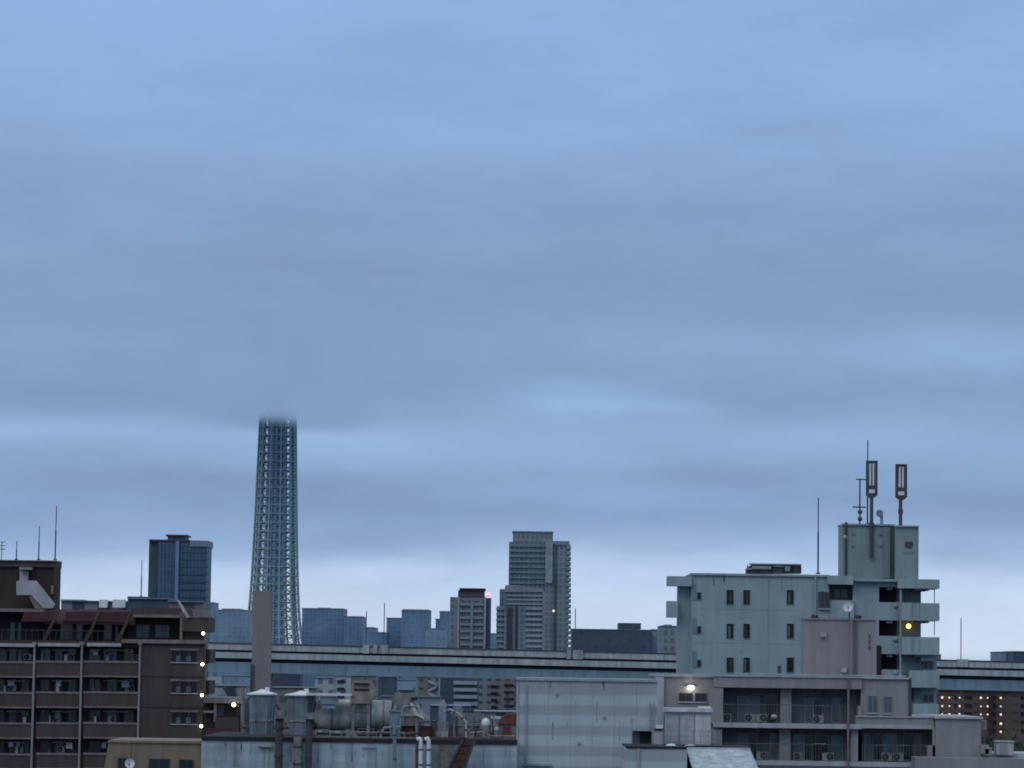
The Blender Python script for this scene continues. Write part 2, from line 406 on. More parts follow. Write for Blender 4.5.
block('dark blue office block with stepped roofline just beside the lattice tower', 302, 609, 343.5, 2600, 'blue', 60, [(318, 607.6, 330)])
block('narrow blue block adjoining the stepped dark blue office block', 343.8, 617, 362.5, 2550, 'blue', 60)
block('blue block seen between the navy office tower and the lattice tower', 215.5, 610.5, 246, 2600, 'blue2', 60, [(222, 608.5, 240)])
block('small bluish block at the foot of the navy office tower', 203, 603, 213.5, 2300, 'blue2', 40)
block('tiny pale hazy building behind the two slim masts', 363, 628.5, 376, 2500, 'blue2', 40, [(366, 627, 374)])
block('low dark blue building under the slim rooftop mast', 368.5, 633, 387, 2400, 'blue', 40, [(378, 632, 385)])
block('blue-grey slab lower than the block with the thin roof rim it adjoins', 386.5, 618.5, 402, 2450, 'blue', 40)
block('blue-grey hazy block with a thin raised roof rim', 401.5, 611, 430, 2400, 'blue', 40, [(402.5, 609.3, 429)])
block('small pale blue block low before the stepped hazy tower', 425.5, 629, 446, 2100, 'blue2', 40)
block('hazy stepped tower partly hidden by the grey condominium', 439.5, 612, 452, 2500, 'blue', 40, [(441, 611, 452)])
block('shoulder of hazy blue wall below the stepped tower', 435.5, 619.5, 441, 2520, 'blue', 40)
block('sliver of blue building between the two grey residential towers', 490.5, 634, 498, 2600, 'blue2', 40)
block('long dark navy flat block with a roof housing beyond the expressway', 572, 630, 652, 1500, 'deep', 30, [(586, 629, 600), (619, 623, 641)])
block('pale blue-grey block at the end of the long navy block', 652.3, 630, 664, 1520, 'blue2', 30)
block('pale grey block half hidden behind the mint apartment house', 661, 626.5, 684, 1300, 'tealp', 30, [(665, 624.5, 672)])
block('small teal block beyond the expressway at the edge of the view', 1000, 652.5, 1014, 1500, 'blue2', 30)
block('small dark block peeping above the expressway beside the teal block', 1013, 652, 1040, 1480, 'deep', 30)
block('low flat building edge behind the mint apartment balconies', 925, 655, 941, 1100, 'tan', 18)
# low rooftops behind the brown apartment house
block('flat grey-green rooftop building directly behind the brown apartment house', 61, 601.5, 128, 430, 'grey', 14, [(61, 599.5, 84)])
for i, (a, b_) in enumerate(((99, 107), (112.5, 125))):
    p = B().pb(428, a, 599.6, b_, 607.5, 0, 1.2).build('white_roof_cabinet', M['white'], None, foot((a+b_)/2, 428))
    tag(p, ['narrow white cabinet on the flat roof behind the brown apartment house', 'wider white cabinet on the flat roof nearer the navy office tower'][i], 'roof cabinet')
block('dark teal-grey rooftop building below the navy office tower', 127.5, 599, 168, 420, 'deep', 12, [(127.5, 596.5, 147)])
block('plain taupe penthouse block behind the slanting rail', 168, 602, 203, 400, 'tan', 8)

# blocks seen under the expressway
block('pale building with grey roof beneath the expressway behind the silos', 315, 678, 333, 900, 'pale', 15)
t_ = block('white apartment block with dark stair openings beneath the expressway', 334, 676, 353, 950, 'pale', 15)
for k in range(4): B().pb(950, 337, 680+k*7.5, 344, 683+k*7.5, -.5, .1).build('stair_opening', M['black'], t_)
t_ = block('dusty brown stacked block with dark openings beneath the expressway', 351, 676, 376, 850, 'tan', 15)
for k in range(3): B().pb(850, 353, 681+k*6.6, 371, 684+k*6.6, -.4, .1).build('opening', M['black'], t_)
t_ = block('dark navy low block beneath the expressway', 376, 677, 397, 1000, 'deep', 15)
t_ = block('blue-white building with rounded canopy beneath the expressway', 397, 680, 416, 1000, 'blue2', 15)
B().pb(1000, 398, 686, 413, 690, -2, .1).build('canopy', M['far_pale'], t_)
block('olive-tan windowless tower beneath the expressway', 416, 677, 427.5, 1100, 'olive', 15)
t_ = block('narrow building with white zigzag outside stair beneath the expressway', 427.5, 677, 438, 1100, 'grey', 15)
for k in range(5):
    B().pprism(1100, [(428, 680+k*6), (428, 682+k*6), (436.5, 686+k*6), (436.5, 683.6+k*6)] if k % 2 == 0 else [(428, 686+k*6), (428, 683.6+k*6), (436.5, 680+k*6), (436.5, 682+k*6)], -2, -.2).build('stair_flight', M['hw_pale'], t_)
t_ = block('slate blue slab block with pale frame beneath the expressway', 438, 676, 452, 1300, 'deep', 15)
B().pb(1300, 438.5, 678, 440.2, None, -.6, .1).build('frame_pier', M['far_pale'], t_)
t_ = block('apartment block banded by long white balconies beneath the expressway', 452, 676, 478.5, 1280, 'deep', 15)
for k in range(6): B().pb(1280, 453.5, 681+k*7, 477.5, 684.6+k*7, -1.4, .1).build('balcony', M['far_pale'], t_)
t_ = block('slate apartment block with short dark balcony openings', 479, 677, 500, 1250, 'grey', 15)
for k in range(5): B().pb(1250, 491, 685+k*6.9, 497, 688+k*6.9, -.4, .1).build('opening', M['black'], t_)
t_ = block('warm grey apartment block beside the striped white warehouse', 500.5, 676, 520, 1240, 'tan', 15)
for k in range(5): B().pb(1240, 504, 684+k*6.9, 514, 686.4+k*6.9, -.4, .1).build('opening', M['black'], t_)
t_ = block('low pale building with dark round graffiti-like stain under the expressway', 213, 686, 246, 700, 'pale', 14)
t_['label'] = 'low pale building with a dark blue awning under the expressway'
B().pprism(700, [(223, 688), (234, 686.5), (236, 695), (228, 697)], -1.2, .1).build('awning', M['glass'], t_)
block('grey-blue low roofs right under the expressway girder', 222, 676, 250, 1200, 'blue2', 15)
block('hazy slate roofs beyond the chimney under the expressway', 271, 673, 300, 1100, 'deep', 15)
block('dark low house with tan wall beyond the silos', 272, 688, 316, 700, 'tan', 12)
block('dusty grey shed roofs behind the drum of the plant', 380, 697, 440, 600, 'grey', 12)
block('slate grey shed behind the plant machinery', 430, 706, 470, 560, 'deep', 12)
block('dark hall behind the plant machinery next to the rust shed', 462, 712, 516, 540, 'grey', 12)

# far brown apartment house with corridor lamps
def far_brown():
    Y = 1050; t = thing('brick_apartment_block', 'distant red-brown apartment block with rows of lit corridor lamps below the expressway', 'apartment block', foot(985, Y))
    m = facade('distant_brown_tile', (.10, .068, .06), (.045, .035, .04), 4.2, 2.72, 1.1)
    B().pb(Y, 936, 691, 1040, None, 0, 20).build('wall', m, t)
    for k in range(5):
        for a, b_ in ((965, 972), (954.5, 957), (991.5, 996.5), (1021, 1030)):
            B().pb(Y, a, 695.5+k*8.4, b_, 699+k*8.4, -.3, .1).build('balcony_opening', M['black'], t)
    B().pb(Y, 939, 690.2, 1040, 691.4, -1, 21).build('parapet', M['brown_dark'], t)
    B().pb(Y, 990, 694, 993, None, -1.5, .1).build('corner_pier', M['brown_dark'], t)
far_brown()
g = 'corridor lamps of the distant red-brown apartment block'
L0 = None
for ry in range(5):
    for px in (942.2, 949.4, 959.7, 980.9, 987.7, 1000.8):
        if ry > 2 and px != 1000.8: continue
        py = (697.6, 706.1, 714.2, 723.4, 731.5)[ry] + (px-942)*.006
        p = at(px, py, 1049)
        if L0 is None: L0 = lamp('corridor_lamp', 'small warm lamp glowing on the distant red-brown apartment block', px, py, 1049, .40, 'lamp_f', g)
        else: c = copy_tree(L0); c.location = p; c.scale = Vector((1, 1, 1)) * random.uniform(.62, 1.1)

# ============================================================ expressway
def expressway():
    Y = 600
    x0w, x1w = at(120, 660, Y).x, at(1120, 660, Y).x
    ref = at(400, 0, Y).x
    def zz(py, x): return at(400, py - .9, Y).z - (x - ref) * .0098
    t = thing('elevated_expressway', 'long elevated expressway with pale barriers and blue steel girder crossing the view', 'expressway', (at(450, 668, Y).x, Y, 0))
    def strip(name, ya, yb, d0, d1, m, a=x0w, b_=x1w, par=t):
        b = B(); b.prism([(a, zz(yb, a)), (b_, zz(yb, b_)), (b_, zz(ya, b_)), (a, zz(ya, a))], Y+d0, Y+d1)
        return b.build(name, M[m], par)
    strip('noise_barrier', 648.2, 653.3, 12, 12.25, 'hw_pale')
    strip('noise_barrier', 648.6, 654.6, -.02, .28, 'hw_pale')
    strip('rail', 647.4, 648.6, -.15, .4, 'steel')
    strip('painted_gap_shadow', 654.4, 657.2, .55, 1.0, 'hw_gap')  # dark strip paints the shadow gap below the barrier overhang
    strip('deck_edge', 657.0, 662.9, -.35, .6, 'hw_pale')
    strip('deck', 655.5, 659.6, 1.1, 12, 'asphalt')
    strip('painted_gap_shadow', 662.7, 667.0, .9, 2.2, 'hw_gap')
    strip('girder', 666.6, 676.4, .3, 3.0, 'hw_girder')
    strip('girder_flange', 675.9, 677.2, .1, 3.2, 'hw_girder')
    strip('girder', 664, 676.4, 8.5, 11.0, 'hw_girder')
    n = 46
    for k in range(n):
        x = x0w + (x1w-x0w)*k/n
        b = B(); b.box(x, x+.14, Y-.10, Y+.05, zz(654.4, x), zz(648.6, x)); b.build('barrier_post', M['clad_dark'], t)
        b = B(); b.box(x+1.4, x+1.52, Y+.16, Y+.32, zz(676, x), zz(667, x)); b.build('stiffener', M['hw_girder'], t)
    for a, ya, b_, yb in ((363, 645.2, 369, 648.4), (373, 644.8, 377, 648.4), (380, 645, 388, 648.6), (567, 650.2, 571, 654), (573, 650, 583, 654.2), (957, 659.2, 968, 662)):
        B().pb(Y, a, ya, b_, yb+5, -.5, .45).build('barrier_box', M['hw_pale'], t)
    for px in (100, 261.5, 590, 870):
        x = at(px, 668, Y).x; b = B()
        b.box(x-1.4, x+1.4, Y+4, Y+8, 0, zz(683, x)); p = b.build('pier', M['hw_pale'], t)
        B().box(x-1.6, x+1.6, Y+.8, Y+11.2, zz(683, x), zz(677.4, x)).build('pier_cap', M['hw_pale'], p)
    # inspection panel below the girder near the brown house
    B().pb(Y, 200, 676.5, 222, 683, -1, 2).build('hanging_panel', M['pale'], t)
expressway()
for px, y0, lab in ((384.5, 603, 'tallest slim lightning mast above the expressway near the blue-grey blocks'), (366.5, 611, 'short slim mast above the expressway beside the tallest of the pair'),
                (575.5, 608.5, 'slim mast standing beyond the expressway at the end of the long navy block'), (961, 618, 'slim mast rising past the expressway beside the mint balconies')):
    mast('mast', lab, px, y0, 668 + 30*FOC/640, 640, .09)

# ============================================================ brown apartment house
def brown():
    Y = 305; t = thing('brown_apartment_house', 'brown tiled apartment house with long balconies, grey downpipes and maroon sloped roof', 'apartment house', foot(100, Y))
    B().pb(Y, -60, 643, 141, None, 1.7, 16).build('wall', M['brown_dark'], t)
    B().pb(Y, 140.5, 643, 204, None, 0, 2.4).build('gable_wall', M['brown'], t)
    # balcony rows, three bays
    rows = [646.2 + 30.75*k for k in range(5)]
    for k, y in enumerate(rows):
        for bi, (a, b_) in enumerate(((-50, 33.0), (36.0, 80.5), (83.5, 139.5))):
            sh = -.0
            pr = B().pb(Y, a, y+16.6, b_, y+29.4, 0, .18).build('balcony_parapet', M['brown'], t)
            B().pb(Y, a-.3, y+14.6, b_+.3, y+16.6, -.08, .26).build('coping', M['brown_cap'], pr)
            B().pb(Y, a, y+29.4, b_, y+31.0, -.05, 1.72).build('balcony_slab', M['brown_cap'], t)
            # sliding doors in shade at the back
            w = b_ - max(a, -8); x0 = max(a, -8)
            for f0, f1, pn in ((.10, .30, 'glass'), (.42, .60, 'curtain' if (k+bi) % 3 else 'glass'), (.72, .9, 'glass' if (k*2+bi) % 3 else 'curtain')):
                window(t, Y, x0+w*f0, y+2.2, x0+w*f1, y+26, 1.7, 'steel', pn, .06, 1, False)
            # laundry pole on brackets
            B().pb(Y, x0+w*.35, y+3.6, x0+w*.8, y+4.4, .7, .76).build('laundry_pole', M['pipe_grey'], t)
    rb = random.Random(31)
    for k, y in enumerate(rows):
        for x0, x1 in ((0, 32), (37, 80), (85, 138)):
            for _ in range(2 + (k + x0) % 2):
                px = rb.uniform(x0+3, x1-7); kind = rb.choice(('blind', 'laundry', 'screen'))
                if kind == 'laundry': B().pb(Y, px, y+4.4, px+rb.uniform(3, 8), y+rb.uniform(8, 12), .72, .76).build('hanging_laundry', M[rb.choice(('curtain', 'mauve', 'bluegrey', 'stair'))], t)
                elif kind == 'blind': B().pb(Y, px, y+3.5, px+rb.uniform(2, 4), y+15.5, 1.5, 1.56).build('blind', M[rb.choice(('curtain', 'mauve_dark', 'bluegrey'))], t)
                else: B().pb(Y, px, y+rb.uniform(7, 10), px+rb.uniform(1.5, 3), y+15.5, .8, 1.1).build('storage_screen', M[rb.choice(('stair', 'mauve', 'bluegrey', 'steel'))], t)
    for px, dx in ((34.6, 0), (82, 0), (140.2, 0)):
        a = at(px, 645, Y-.2)
        B().tube((a.x, Y-.16, 0), (a.x, Y-.16, a.z), .11).build('downpipe', M['pipe_grey'], t)
        B().tube((a.x, Y-.16, a.z), (a.x, Y-.16, a.z+.3), .22).build('rain_hopper', M['pipe_grey'], t)
    for a, b_ in ((-50, 35), (38, 80), (87, 121)):
        B().pb(Y, a, 643, b_, 646.4, -.35, .9).build('balcony_roof_edge', M['pale'], t)
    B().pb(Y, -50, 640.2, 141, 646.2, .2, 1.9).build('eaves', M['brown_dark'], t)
    # gable windows and string courses
    for y in (649.5, 680.3, 711.2, 742):
        window(t, Y, 171, y+.8, 197.5, y+12.8, 0, 'steel', 'black', .07, 2)
        B().pb(Y, 170, y-.8, 199, y+.8, -.12, .1).build('lintel', M['brown_cap'], t)
        for a in (176, 186): B().pb(Y, a, y+6.2, a+4.6, y+12.2, -.05, -.032).build('curtain', M['curtain'], t)
    for y in (676, 706.8, 737.6): B().pb(Y, 141, y, 204, y+1.2, -.04, .1).build('string_course', M['brown_dark'], t)
    # outer corridors on the flank, their ends showing past the gable
    for k in range(5):
        y = 649.5 + 30.9*k
        cpr = B().pb(Y, 202.6, y, 209.8-k*.4, y+12.3, 1.6, 7.5).build('corridor_parapet', M['brown'], t)
        B().pb(Y, 203.6, y+12.3, 209.2-k*.4, y+14, 2.1, 7.4).build('corridor_slab', M['brown_cap'], cpr)
        B().pb(Y, 203.9, y-16.5, 205.2, y+14, .5, 1.0).build('corridor_pier', M['brown_cap'], t)
    # terrace above
    B().pb(Y, 121, 639.6, 205, 643.4, -.3, 1.6).build('terrace_ledge', M['brown_cap'], t)
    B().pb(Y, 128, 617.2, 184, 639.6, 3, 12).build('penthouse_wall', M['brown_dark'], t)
    window(t, Y, 136, 624.5, 149.5, 638, 3, 'steel', 'curtain', .06, 1, False)
    window(t, Y, 155, 624.5, 169.5, 638, 3, 'steel', 'curtain', .06, 1, False)
    B().pb(Y, 131, 608, 181, 614.6, .5, 12).build('penthouse_roof', M['brown'], t)
    B().pb(Y, 133.5, 614.6, 180, 617.4, .2, 12).build('roof_edge', M['brown_cap'], t)
    B().pb(Y, 180, 612, 182.4, 640, .4, .9).build('pillar', M['brown_cap'], t)
    B().pb(Y, 182.4, 618.6, 202, 640, .8, 4).build('side_block', M['brown_dark'], t)
    B().pb(Y, 182.4, 617.2, 208, 631.4, .3, 7.5).build('side_parapet', M['brown'], t)
    B().pb(Y, 188, 616.4, 208.4, 617.4, .2, 7.7).build('coping', M['brown_cap'], t)
    B().pprism(Y, [(176.2, 599.5), (178.6, 600), (190, 617.4), (186.6, 618)], 0, .35).build('slanting_rail', mat('pinkish_rail', (.42, .34, .36), .7), t)
    # sloped maroon roof storey
    B().pb(Y, -60, 611, 134, 641, 3.2, 14).build('attic_wall', M['black'], t)
    b = B()
    za, zb = at(80, 609, Y).z, at(80, 621.5, Y).z
    xa, xb = at(42, 615, Y).x, at(134, 615, Y).x
    vs = [b.bm.verts.new(p) for p in ((xa, Y+3.2, za), (xb, Y+3.2, za), (xb+.0, Y+1.2, zb), (xa, Y+1.2, zb))]
    vs2 = [b.bm.verts.new(v.co + Vector((0, 0, -.25))) for v in vs]
    b.bm.faces.new(vs); b.bm.faces.new(vs2[::-1])
    for i in range(4): b.bm.faces.new((vs[i], vs2[i], vs2[(i+1) % 4], vs[(i+1) % 4]))
    b.build('sloped_roof', M['maroon'], t)
    for x in (58, 100, 132):
        B().pprism(Y, [(x-1, 611), (x+1.6, 610), (x-12.5, 641), (x-16.5, 641)], .9, 1.3).build('sloping_fin', M['brown'], t)
        B().pprism(Y, [(x-34, 612), (x-2.4, 611.5), (x-8, 621.5), (x-37, 621.5)], 1.0, 1.25).build('roof_facet', M['maroon'], t)
    for a, b_, pn in ((10, 15, 'curtain'), (18, 21, 'curtain'), (60, 73, 'glass'), (76, 83, 'glass'), (104, 112, 'glass'), (115, 118.5, 'curtain')):
        window(t, Y, a, 622, b_, 640, 3.2, 'steel', pn, .05, 0, False)
    b = B()
    for k in range(22):
        x = at(-4 + k*6, 635, Y+.6).x; b.tube((x, Y+.55, at(60, 640.4, Y).z), (x, Y+.55, at(60, 630.5, Y).z), .025, n=5)
    b.tube((at(-10, 0, Y).x, Y+.55, at(60, 630.5, Y).z), (at(124, 0, Y).x, Y+.55, at(60, 630.5, Y).z), .035, n=5)
    b.build('railing_grille', M['steel'], t)
    # stair penthouse on the roof
    B().pb(Y, -60, 563.5, 55.4, 611, 4.5, 8).build('roof_house', M['brown_dark'], t)
    B().pb(Y, -60, 560.5, 56, 566.5, 4.2, 8.2).build('roof_house_cap', M['brown'], t)
    B().pb(Y, -60, 559.6, 56.3, 560.7, 4.0, 8.3).build('coping', M['brown_cap'], t)
    B().pb(Y, 53.4, 566.8, 55.6, 610, 4.3, 4.6).build('corner_pilaster', M['brown'], t)
    B().pb(Y, -60, 608.2, 43, 611.4, 1.2, 4.4).build('lower_ledge', M['brown_cap'], t)
    def Q(x, y): return (x/7.68, 550+y/7.68)
    st = B().pprism(Y, [Q(*p) for p in ((125,240),(150,235),(278,235),(300,262),(422,415),(405,447),(335,447),(238,345),(125,345))], 2.8, 3.0).build('stair_parapet', M['stair'], t)
    B().pprism(Y, [Q(*p) for p in ((235,348),(330,449),(270,449),(222,362))], 3.0, 4.4).build('stair_soffit', M['brown_cap'], st)
    B().pb(Y, 16.3, 573, 27.6, 589, 4.4, 4.55).build('door_surround', M['black'], t)
    B().pb(Y, 19.5, 570.5, 28, 582, 3.9, 4.3).build('door', M['stair'], t)
    B().pb(Y, 19, 567.2, 31.5, 569.6, 3.2, 4.6).build('canopy', M['pipe_grey'], t)
    B().pb(Y, 51, 585.5, 53.2, 594, 4.1, 4.45).build('wall_light', M['beige'], t)
    return t
brown()
g = 'round lamps on the outer corridors of the brown apartment house'
for px, py in ((203.2, 633.4), (202.4, 664.3), (202, 695.2), (201.2, 726.2)):
    lamp('corridor_lamp', {633.4: 'topmost of the white lamps down the flank of the brown apartment house', 664.3: 'second lamp from the top down the flank of the brown apartment house',
         695.2: 'third lamp from the top down the flank of the brown apartment house', 726.2: 'lowest lamp down the flank of the brown apartment house'}[py], px, py, 304.6, .145, 'lamp_w', g)
mast('mast', 'tallest whip mast on the roof house of the brown apartment building', 56.5, 506, 560, 312, .045)
mast('mast', 'middle-height whip mast on the roof house of the brown apartment building', 39.5, 526, 560, 312, .04)
mast('mast', 'shortest whip mast on the roof house of the brown apartment building', 16.8, 541, 560, 312, .04)
mast('mast', 'thin whip mast just beside the navy office tower', 142, 560, 597, 426, .05)
tv = thing('television_aerial', 'small television aerial at the edge of the brown roof house', 'aerial', at(1, 560, 312))
p = at(1.5, 542, 312); q = at(1.5, 560, 312)
B().tube(q, (q.x, q.y, p.z), .04).build('pole', M['steel'], tv)
for dz in (.0, .35, .7): B().tube((p.x-.5+dz*.2, p.y, p.z-dz), (p.x+.45, p.y, p.z-dz), .03).build('crossbar', M['steel'], tv)
for i, (px, py, lab) in enumerate(((28, 660.8, 'white unit on the top balcony beside the outer downpipe'), (70, 660.8, 'white unit on the top balcony of the middle bay'), (149-12, 661.2, 'white unit on the top balcony by the gable'),
        (12, 691.4, 'white unit on the second balcony of the outer bay'), (57, 722.4, 'white unit on the third balcony of the middle bay'), (130, 692.4, 'white unit on the second balcony by the gable'),
        (19, 753.2, 'white unit on the fourth balcony of the outer bay'), (61, 753.4, 'white unit on the fourth balcony of the middle bay'), (112, 723, 'white unit on the third balcony of the gable bay'))):
    ac(px, py+.0, 306.35, lab.replace('white unit', 'white air conditioner'), 'air conditioners on the brown apartment balconies')

# small house behind the brown one with a lamp
def low_house():
    Y = 285; t = thing('low_brown_house', 'low maroon-brown house with one lit lamp between the brown apartments and silos', 'house', foot(222, Y))
    B().pb(Y, 203.5, 703, 243, None, .9, 8).build('wall', M['brown_dark'], t)
    B().pb(Y, 203.5, 697.4, 243.4, 703.2, -.2, 8.4).build('roof_band', mat('grey_brown_band', (.15, .14, .15), .8), t)
    B().pb(Y, 213.8, 703, 216.4, 722, 0, 1).build('post', M['brown_cap'], t)
    B().pb(Y, 241, 688, 244, None, 0, 1).build('corner_post', M['brown_cap'], t)
    B().pb(Y, 203.5, 710.6, 214, 713, -.1, .9).build('ledge', M['brown_cap'], t)
    B().pb(Y, 204, 704.8, 213.5, 709.6, .85, .95).build('opening', M['black'], t)
    window(t, Y, 216.8, 704.6, 224, 716, .9, 'steel', 'curtain', .05, 1, False)
    window(t, Y, 236.5, 704.6, 241, 716, .9, 'steel', 'glass', .05, 0, False)
    B().pb(Y, 215, 717, 238.6, 731, -.6, -.4).build('terrace_parapet', M['brown'], t)
    B().pprism(Y, [(207, 728.5), (236, 728.5), (239, 736), (203, 736)], -1.6, -1.2).build('awning_roof', M['maroon'], t)
low_house()
lamp('wall_lamp', 'round white lamp on the low maroon-brown house near the silos', 233.8, 704.8, 284.4, .17, 'lamp_w', back=.8)

# ============================================================ ochre building in front
def ochre():
    Y = 235; t = thing('ochre_building', 'flat-roofed ochre building with dark windows beside the blue-white annex', 'building', foot(152, Y))
    B().pprism(Y, [(103, 775), (108.5, 742.4), (201.5, 743.6), (201.5, 775)], 0, 9).build('upper_wall', M['ochre'], t)
    B().box(at(103, 775, Y).x, at(201.3, 775, Y).x, Y+.01, Y+9, 0, at(150, 774, Y).z).build('lower_wall', M['ochre'], t)
    B().pb(Y, 108, 740.7, 201.6, 743.0, -.15, 9.1).build('coping', M['ochre'], t)
    for a, b_, y in ((117.5, 127.5, 757.6), (149, 170, 758.6), (179, 193.5, 759.4)):
        window(t, Y, a, y, b_, y+16, 0, 'steel', 'glass', .06, 1)
ochre()
d = thing('satellite_dish', 'small white satellite dish on a pole before the ochre wall', 'satellite dish', at(130.6, 772, 234.2))
a, c = at(130.3, 740, 234.2), at(130.6, 772, 234.2)
B().tube(c, (c.x, c.y, a.z), .035).build('pole', M['steel'], d)
def dish(par, px, py, Y, r, name='reflector'):
    p = at(px, py, Y); b = B()
    n = 20; prev = None; c0 = b.bm.verts.new(p + Vector((0, .12, 0)))
    for q_, dep in ((.5, .09), (1., 0)):
        ring = [b.bm.verts.new(p + Vector((math.cos(2*math.pi*i/n)*r*q_, dep-.0, math.sin(2*math.pi*i/n)*r*q_))) for i in range(n)]
        for i in range(n):
            if prev is None: b.bm.faces.new((c0, ring[i], ring[(i+1) % n]))
            else: b.bm.faces.new((prev[i], ring[i], ring[(i+1) % n], prev[(i+1) % n]))
        prev = ring
    b.build(name, M['white'], par)
    B().tube(p + Vector((0, .0, -r)), p + Vector((0, -.35, -r*.2)), .02, n=5).build('feed_arm', M['steel'], par)
    B().ball(p + Vector((0, -.36, -r*.15)), .07).build('feed_horn', M['steel'], par)
dish(d, 129.7, 763.4, 233.9, .36)

# ============================================================ blue-white annex (plant hall)
def annex():
    Y = 222; t = thing('plant_hall', 'long blue-white clad plant hall with black roof edge under the silos', 'hall', foot(360, Y))
    B().pb(Y, 201.5, 742.5, 517, None, 0, 16).build('wall', M['annex'], t)
    b = B(); z = at(360, 742.4, Y).z
    b.box(at(201.5, 742, Y).x, at(517, 742, Y).x, Y-.12, Y+16.2, z, z+.28); b.build('roof', M['roof_dark'], t)
    for x in (263.5, 268, 332, 375):
        B().pb(Y, x, 744.5, x+1, 775, -.05, .05).build('cladding_seam', M['clad_dark'], t)
    rw = random.Random(12)
    for _ in range(20):
        x = rw.uniform(206, 512); B().pb(Y, x, 743.2, x+rw.uniform(.5, 2.2), 743.2+rw.uniform(5, 24), -.02, .05).build('dirt_streak', M['stain'], t)
    B().pb(Y, 258, 744.6, 272, 747, -.3, .05).build('pipe_bracket', M['clad_dark'], t)
    B().pb(Y, 362, 746.4, 375, 748.3, -.1, .05).build('vent_slot', M['clad_dark'], t)
    B().pb(Y, 388, 744.6, 395, 775, -.04, .05).build('darker_panel', M['clad_dark'], t)  # strip of wall in the darker trim colour
    B().pb(Y, 432, 744.6, 468, 775, -.03, .05).build('grimy_panel', M['dust'], t)
annex()

# silos
def silo(label, x0, x1, ytop, lidx0, lidx1, apex, group):
    Y = 229; p = at((x0+x1)/2, 715, Y); t = thing('silo', label, 'silo', (p.x, Y+1.0, at(260, 741, Y).z), group)
    r = (x1-x0)/2/FOC*Y; zt, zb = at((x0+x1)/2, ytop, Y).z, at((x0+x1)/2, 741, Y).z
    c = (p.x, Y+1.0)
    B().lathe(c, [(r*.80, zb), (r*.86, zb+(zt-zb)*.35), (r*1.0, zt)], 28).build('shell', M['zinc'], t, smooth=False)
    R_ = (lidx1-lidx0)/2/FOC*Y; za = at((x0+x1)/2, apex, Y).z
    lid = B().lathe(c, [(R_, zt), (R_, zt+.09), (R_*.35, za-.12), (R_*.1, za)], 28).build('conical_lid', M['lid'], t)
    B().tube((c[0]+.35, c[1], zt+.1), (c[0]+.35, c[1], za+.15), .16).build('hatch', M['white'], lid)
    zm = at(0, 721, Y).z + (at(260, 721, Y).z - at(0, 721, Y).z)
    B().lathe(c, [(r*.93, zm-.07), (r*.96, zm), (r*.93, zm+.07)], 28).build('hoop', M['dust'], t)
    for k in range(10):
        a = 2*math.pi*k/10+.15
        B().tube((c[0]+math.cos(a)*r*.81, c[1]+math.sin(a)*r*.81, zb), (c[0]+math.cos(a)*r*1.0, c[1]+math.sin(a)*r*1.0, zt), .045, n=5).build('rib', M['bluegrey'], t)
silo('zinc silo with white conical lid directly below the chimney', 247.6, 274, 695, 247.0, 277.6, 689.4, 'silos on the plant hall')
silo('zinc silo with white conical lid nearer the horizontal drum', 286.6, 314, 696, 285, 319, 690.8, 'silos on the plant hall')

c = thing('chimney', 'square warm grey concrete chimney rising before the lattice tower', 'chimney', foot(262.5, 236))
B().pb(236, 253, 592, 271.4, None, 0, 1.3).build('shaft', M['chim'], c)
B().pb(236, 253.6, 591, 270.8, 592.2, -.0+.05, 1.25).build('rim', M['chim'], c)
B().pb(236, 249.6, 664, 252.6, 742, -.2, .1).build('flue_pipe', M['steel'], c)

# plant pieces on the hall roof
zr = at(360, 741, 226).z
t = thing('horizontal_drum', 'long dusty horizontal drum lying on the plant hall roof', 'drum', (at(350, 720, 230).x, 230, zr))
a, b_ = at(314, 714.5, 230), at(391, 716, 230); r = 15.5/FOC*230
B().tube((a.x+.3, 230.6, a.z), (b_.x, 230.6, a.z-.05), r, n=32).build('shell', M['drumm'], t, smooth=True)
B().tube((a.x, 230.6, a.z), (a.x+.3, 230.6, a.z), r*.8, r, n=32).build('end_cap', M['drumm'], t, smooth=True)
for px in (332, 352, 371, 384):
    q = at(px, 715, 230); B().tube((q.x-.05, 230.6, a.z-.02), (q.x+.05, 230.6, a.z-.02), r*1.04, n=32).build('hoop', M['dust'], t)
q = at(394, 719, 230)
B().tube((b_.x, 230.6, a.z-.05), (q.x, 230.6, a.z-.1), r*.86, r*.7, n=24).build('drive_head', M['bluegrey'], t)
for px in (325, 348, 380):
    B().pb(230, px-3, 729, px+3, 741, 0, 1.2).build('cradle', M['dust'], t)

def stuffed(name, label, cat, Y, parts, group=None):
    """a thing from a list of (part name, material, x0, y0, x1, y1, d0, d1)"""
    px = sum((p[2]+p[4])/2 for p in parts)/len(parts); yb = max(p[5] for p in parts)
    t = thing(name, label, cat, at(px, yb, Y), group)
    for n_, m_, x0, y0, x1, y1, d0, d1 in parts: B().pb(Y, x0, y0, x1, y1, d0, d1).build(n_, M[m_], t)
    return t
stuffed('hopper_frame', 'steel hopper frame on two legs straddling the horizontal drum', 'hopper', 228.2, [
    ('leg', 'dust', 351.5, 702, 354.6, 734, 0, .25), ('leg', 'dust', 367, 702, 369.8, 736, 0, .25), ('hopper', 'beige', 350, 699, 372, 703.5, -.1, .8), ('base_block', 'dust', 346, 731, 357, 741, -.3, .5), ('brace', 'steel', 354.6, 712, 367, 713.2, .05, .15)])
h = thing('dust_hopper', 'dusty brown tapering hopper above the horizontal drum', 'hopper', at(362, 700, 229))
B().pprism(229, [(351, 688), (374.5, 688), (375.5, 696), (369, 703), (355, 703), (350.5, 696)], 0, 1.2).build('funnel', M['beige'], h)
